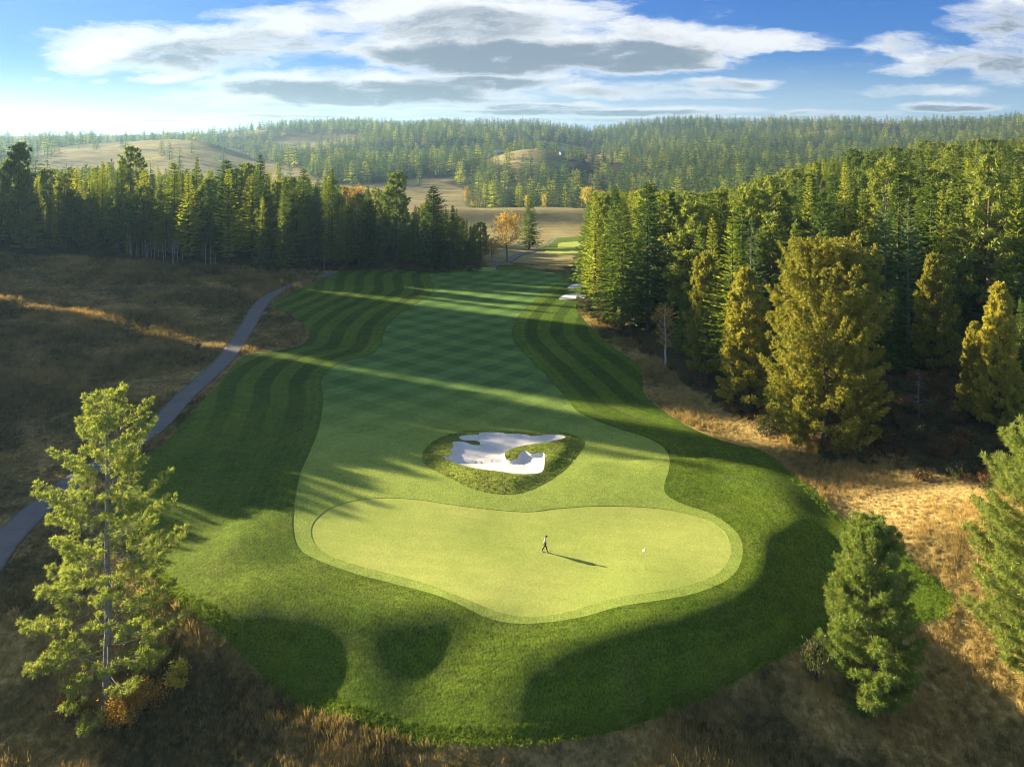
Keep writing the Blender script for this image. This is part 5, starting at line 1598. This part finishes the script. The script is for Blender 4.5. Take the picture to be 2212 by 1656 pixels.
# perspective of a flat cloud layer: stretched thin near the horizon
vz = t.math('ADD', t.math('MAXIMUM', sp_.outputs[2], 0), .045)
pc = t.n('ShaderNodeCombineXYZ'); t.l(t.math('DIVIDE', sp_.outputs[0], vz), pc.inputs[0]); t.l(t.math('DIVIDE', yy, vz), pc.inputs[1])
plane = pc.outputs[0]
nA = t.noise(plane, .55, 7, .62, .4); nB = t.noise(plane, 1.7, 5, .65, .3)
st_ = t.noise(t.scale(uv, (3.5, 15, 1)), 1.6, 7, .62, .5)
wv = t.vm('SUBTRACT', t.noise(t.scale(uv, (6, 16, 1)), 1.0, 6, .62, .2, col=True), (.5, .5, .5))
wsc = t.rng(v_, .005, .10, .10, 1)
wc = t.n('ShaderNodeCombineXYZ'); t.l(t.math('MULTIPLY', wsc, .20), wc.inputs[0]); t.l(t.math('MULTIPLY', wsc, .055), wc.inputs[1])
uvw = t.vm('ADD', uv, t.vm('MULTIPLY', wv, wc.outputs[0]))
def U(px): return (px - CX) / F
def Vv(py): return (HY - py) / F
ELL = [ # centre x, y, half width, half height, weight, greyness
 (270, 95, 190, 48, 1.0, .10), (430, 110, 210, 50, 1.0, .55), (560, 80, 200, 34, .85, .4), (200, 125, 110, 24, .8, .0), (700, 35, 230, 30, .8, .2), (860, 20, 170, 40, .9, .25), (620, 95, 90, 40, .5, .35),
 (1010, 45, 230, 50, 1.05, .45), (1130, 15, 220, 30, 1.0, .15), (1060, 112, 340, 50, 1.15, .95), (1320, 110, 270, 46, 1.1, .95), (1340, 62, 250, 24, .9, .2), (1580, 88, 210, 24, .95, .25), (1420, 140, 160, 18, .8, .8), (1740, 100, 80, 14, .7, .1),
 (800, 195, 300, 30, 1.1, .95), (640, 185, 210, 26, .95, .75), (1040, 178, 230, 22, .95, .7), (900, 215, 260, 14, .9, .9), (430, 208, 150, 13, .75, .3), (330, 172, 60, 10, .7, .1), (570, 226, 160, 9, .7, .75),
 (1340, 196, 190, 18, .85, .45), (1560, 182, 130, 12, .8, .3), (1500, 206, 150, 10, .75, .35),
 (1950, 100, 120, 22, .62, .3), (2080, 130, 160, 26, .72, .5), (1960, 155, 90, 16, .75, .15), (2180, 130, 80, 50, .72, .6), (2170, 35, 120, 50, .7, .55), (2000, 198, 130, 12, .7, .1), (1830, 108, 40, 9, .6, .1),
 (1250, 240, 420, 10, 1.0, .8), (1420, 258, 520, 7, .9, .7), (1150, 228, 200, 8, .85, .7), (2050, 230, 120, 9, .9, .8), (1800, 243, 150, 8, .85, .8), (950, 262, 420, 7, .9, .7), (620, 250, 180, 5, .8, .6), (340, 259, 90, 5, .85, .7), (2000, 262, 300, 6, .85, .6), (85, 167, 30, 5, .55, .0), (225, 172, 30, 6, .55, .0), (120, 105, 60, 9, .6, 0)]
dens = None; grey = None
for (a, b, rx, ry, wt, gy_) in ELL:
    d_ = t.vm('MULTIPLY', t.vm('SUBTRACT', uvw, (U(a), Vv(b), 0)), (F / rx / 1.05, F / ry / 1.22, 0))
    L_ = t.vm('LENGTH', d_, None, 1) if False else None
    ln = t.n('ShaderNodeVectorMath', operation='DOT_PRODUCT'); t.l(d_, ln.inputs[0]); t.l(d_, ln.inputs[1])
    e_ = t.rng(ln.outputs['Value'], 0, 1.9, wt, 0, True)
    dens = e_ if dens is None else t.math('SMOOTH_MAX', dens, e_, .15)
    if gy_ > .25:
        d2 = t.vm('MULTIPLY', t.vm('SUBTRACT', uvw, (U(a), Vv(b + ry * .28), 0)), (F / rx / .86, F / ry / .80, 0))
        ln2 = t.n('ShaderNodeVectorMath', operation='DOT_PRODUCT'); t.l(d2, ln2.inputs[0]); t.l(d2, ln2.inputs[1])
        g_ = t.rng(ln2.outputs['Value'], 0, 1.5, gy_, 0, True)
        grey = g_ if grey is None else t.math('MAXIMUM', grey, g_)
fine_ = t.noise(t.scale(uvw, (9, 34, 1)), 1.7, 6, .66, .6)
nn = t.math('ADD', t.math('MULTIPLY', st_, .52), t.math('MULTIPLY', fine_, .48))
dd_ = t.math('ADD', t.math('MULTIPLY', dens, .80), t.math('MULTIPLY', t.math('SUBTRACT', nn, .5), 2.1))
cov = t.rng(dd_, .14, .80, 0, .98, True)
gn = t.math('SUBTRACT', t.noise(t.scale(uvw, (5, 17, 1)), 1.5, 6, .65, .4), .5)
gry = t.math('ADD', t.math('MULTIPLY', grey, 1.15), t.math('MULTIPLY', gn, 1.7))
gry = t.math('MULTIPLY', t.rng(gry, -.1, .85, 0, 1, True), t.rng(dd_, .42, .80, 0, 1, True))
cc = t.mix(gry, (CLOUD_W * .97, CLOUD_W, CLOUD_W * 1.02), (CLOUD_G * .86, CLOUD_G * 1.08, CLOUD_G * 1.32))
skc = t.mix(1.0, sky_.outputs[0], SKY_TINT, 'MULTIPLY')
hor = t.mix(t.rng(u_, -.7, .7, 0, 1, True), (6.0 * KX, 6.7 * KX, 7.0 * KX), (3.7 * KX, 5.1 * KX, 6.4 * KX))
skc = t.mix(t.rng(v_, .115, -.01, 0, .95, True), skc, hor)
skc = t.mix(t.math('MULTIPLY', t.rng(u_, -.9, .2, .8, 0, True), t.rng(v_, .02, .14, .2, 1, True)), skc, (1.2 * KX, 2.8 * KX, 5.8 * KX))
fin = t.mix(cov, skc, cc)
# unseen clouds added overhead and behind to lift the ambient light
pr = t.n('ShaderNodeCombineXYZ'); t.l(t.math('DIVIDE', sp_.outputs[0], vz), pr.inputs[0]); t.l(t.math('DIVIDE', sp_.outputs[1], vz), pr.inputs[1])
n9 = t.noise(pr.outputs[0], .9, 6, .6, .3)
away = t.math('MAXIMUM', t.rng(sp_.outputs[1], .30, .10, 0, 1, True), t.rng(v_, .22, .40, 0, 1, True))
away = t.math('MULTIPLY', away, t.rng(sp_.outputs[2], .0, .06, 0, 1, True))
c9 = t.math('MULTIPLY', t.rng(n9, .42, .56, 0, .95, True), away)
fin = t.mix(c9, fin, (1.9 * KX, 1.9 * KX, 1.95 * KX))
bg = t.n('ShaderNodeBackground'); t.l(fin, bg.inputs[0]); bg.inputs[1].default_value = SKY_S
t.l(bg.outputs[0], t.n('ShaderNodeOutputWorld').inputs[0])

# ------------------------------------------------------------------ camera
cd = bpy.data.cameras.new('camera'); co = bpy.data.objects.new('camera', cd); COL.objects.link(co)
co.location = (0, 0, CAMZ); co.rotation_euler = (math.pi / 2, 0, 0)
cd.sensor_width = 36; cd.lens = 36 * F / 2212; cd.shift_y = -(828 - HY) / 2212; cd.clip_start = 1; cd.clip_end = 40000
scene.camera = co
vs_ = scene.view_settings
vs_.view_transform = 'Standard'; vs_.look = 'None'; vs_.gamma = 1.0; vs_.exposure = EXPO
cy = scene.cycles
cy.max_bounces = 5; cy.diffuse_bounces = 2; cy.glossy_bounces = 1; cy.transmission_bounces = 2; cy.transparent_max_bounces = 4; cy.volume_bounces = 0
cy.pixel_filter_type = 'BLACKMAN_HARRIS'; cy.filter_width = 1.0; cy.use_denoising = True; cy.use_adaptive_sampling = True; cy.adaptive_threshold = .02
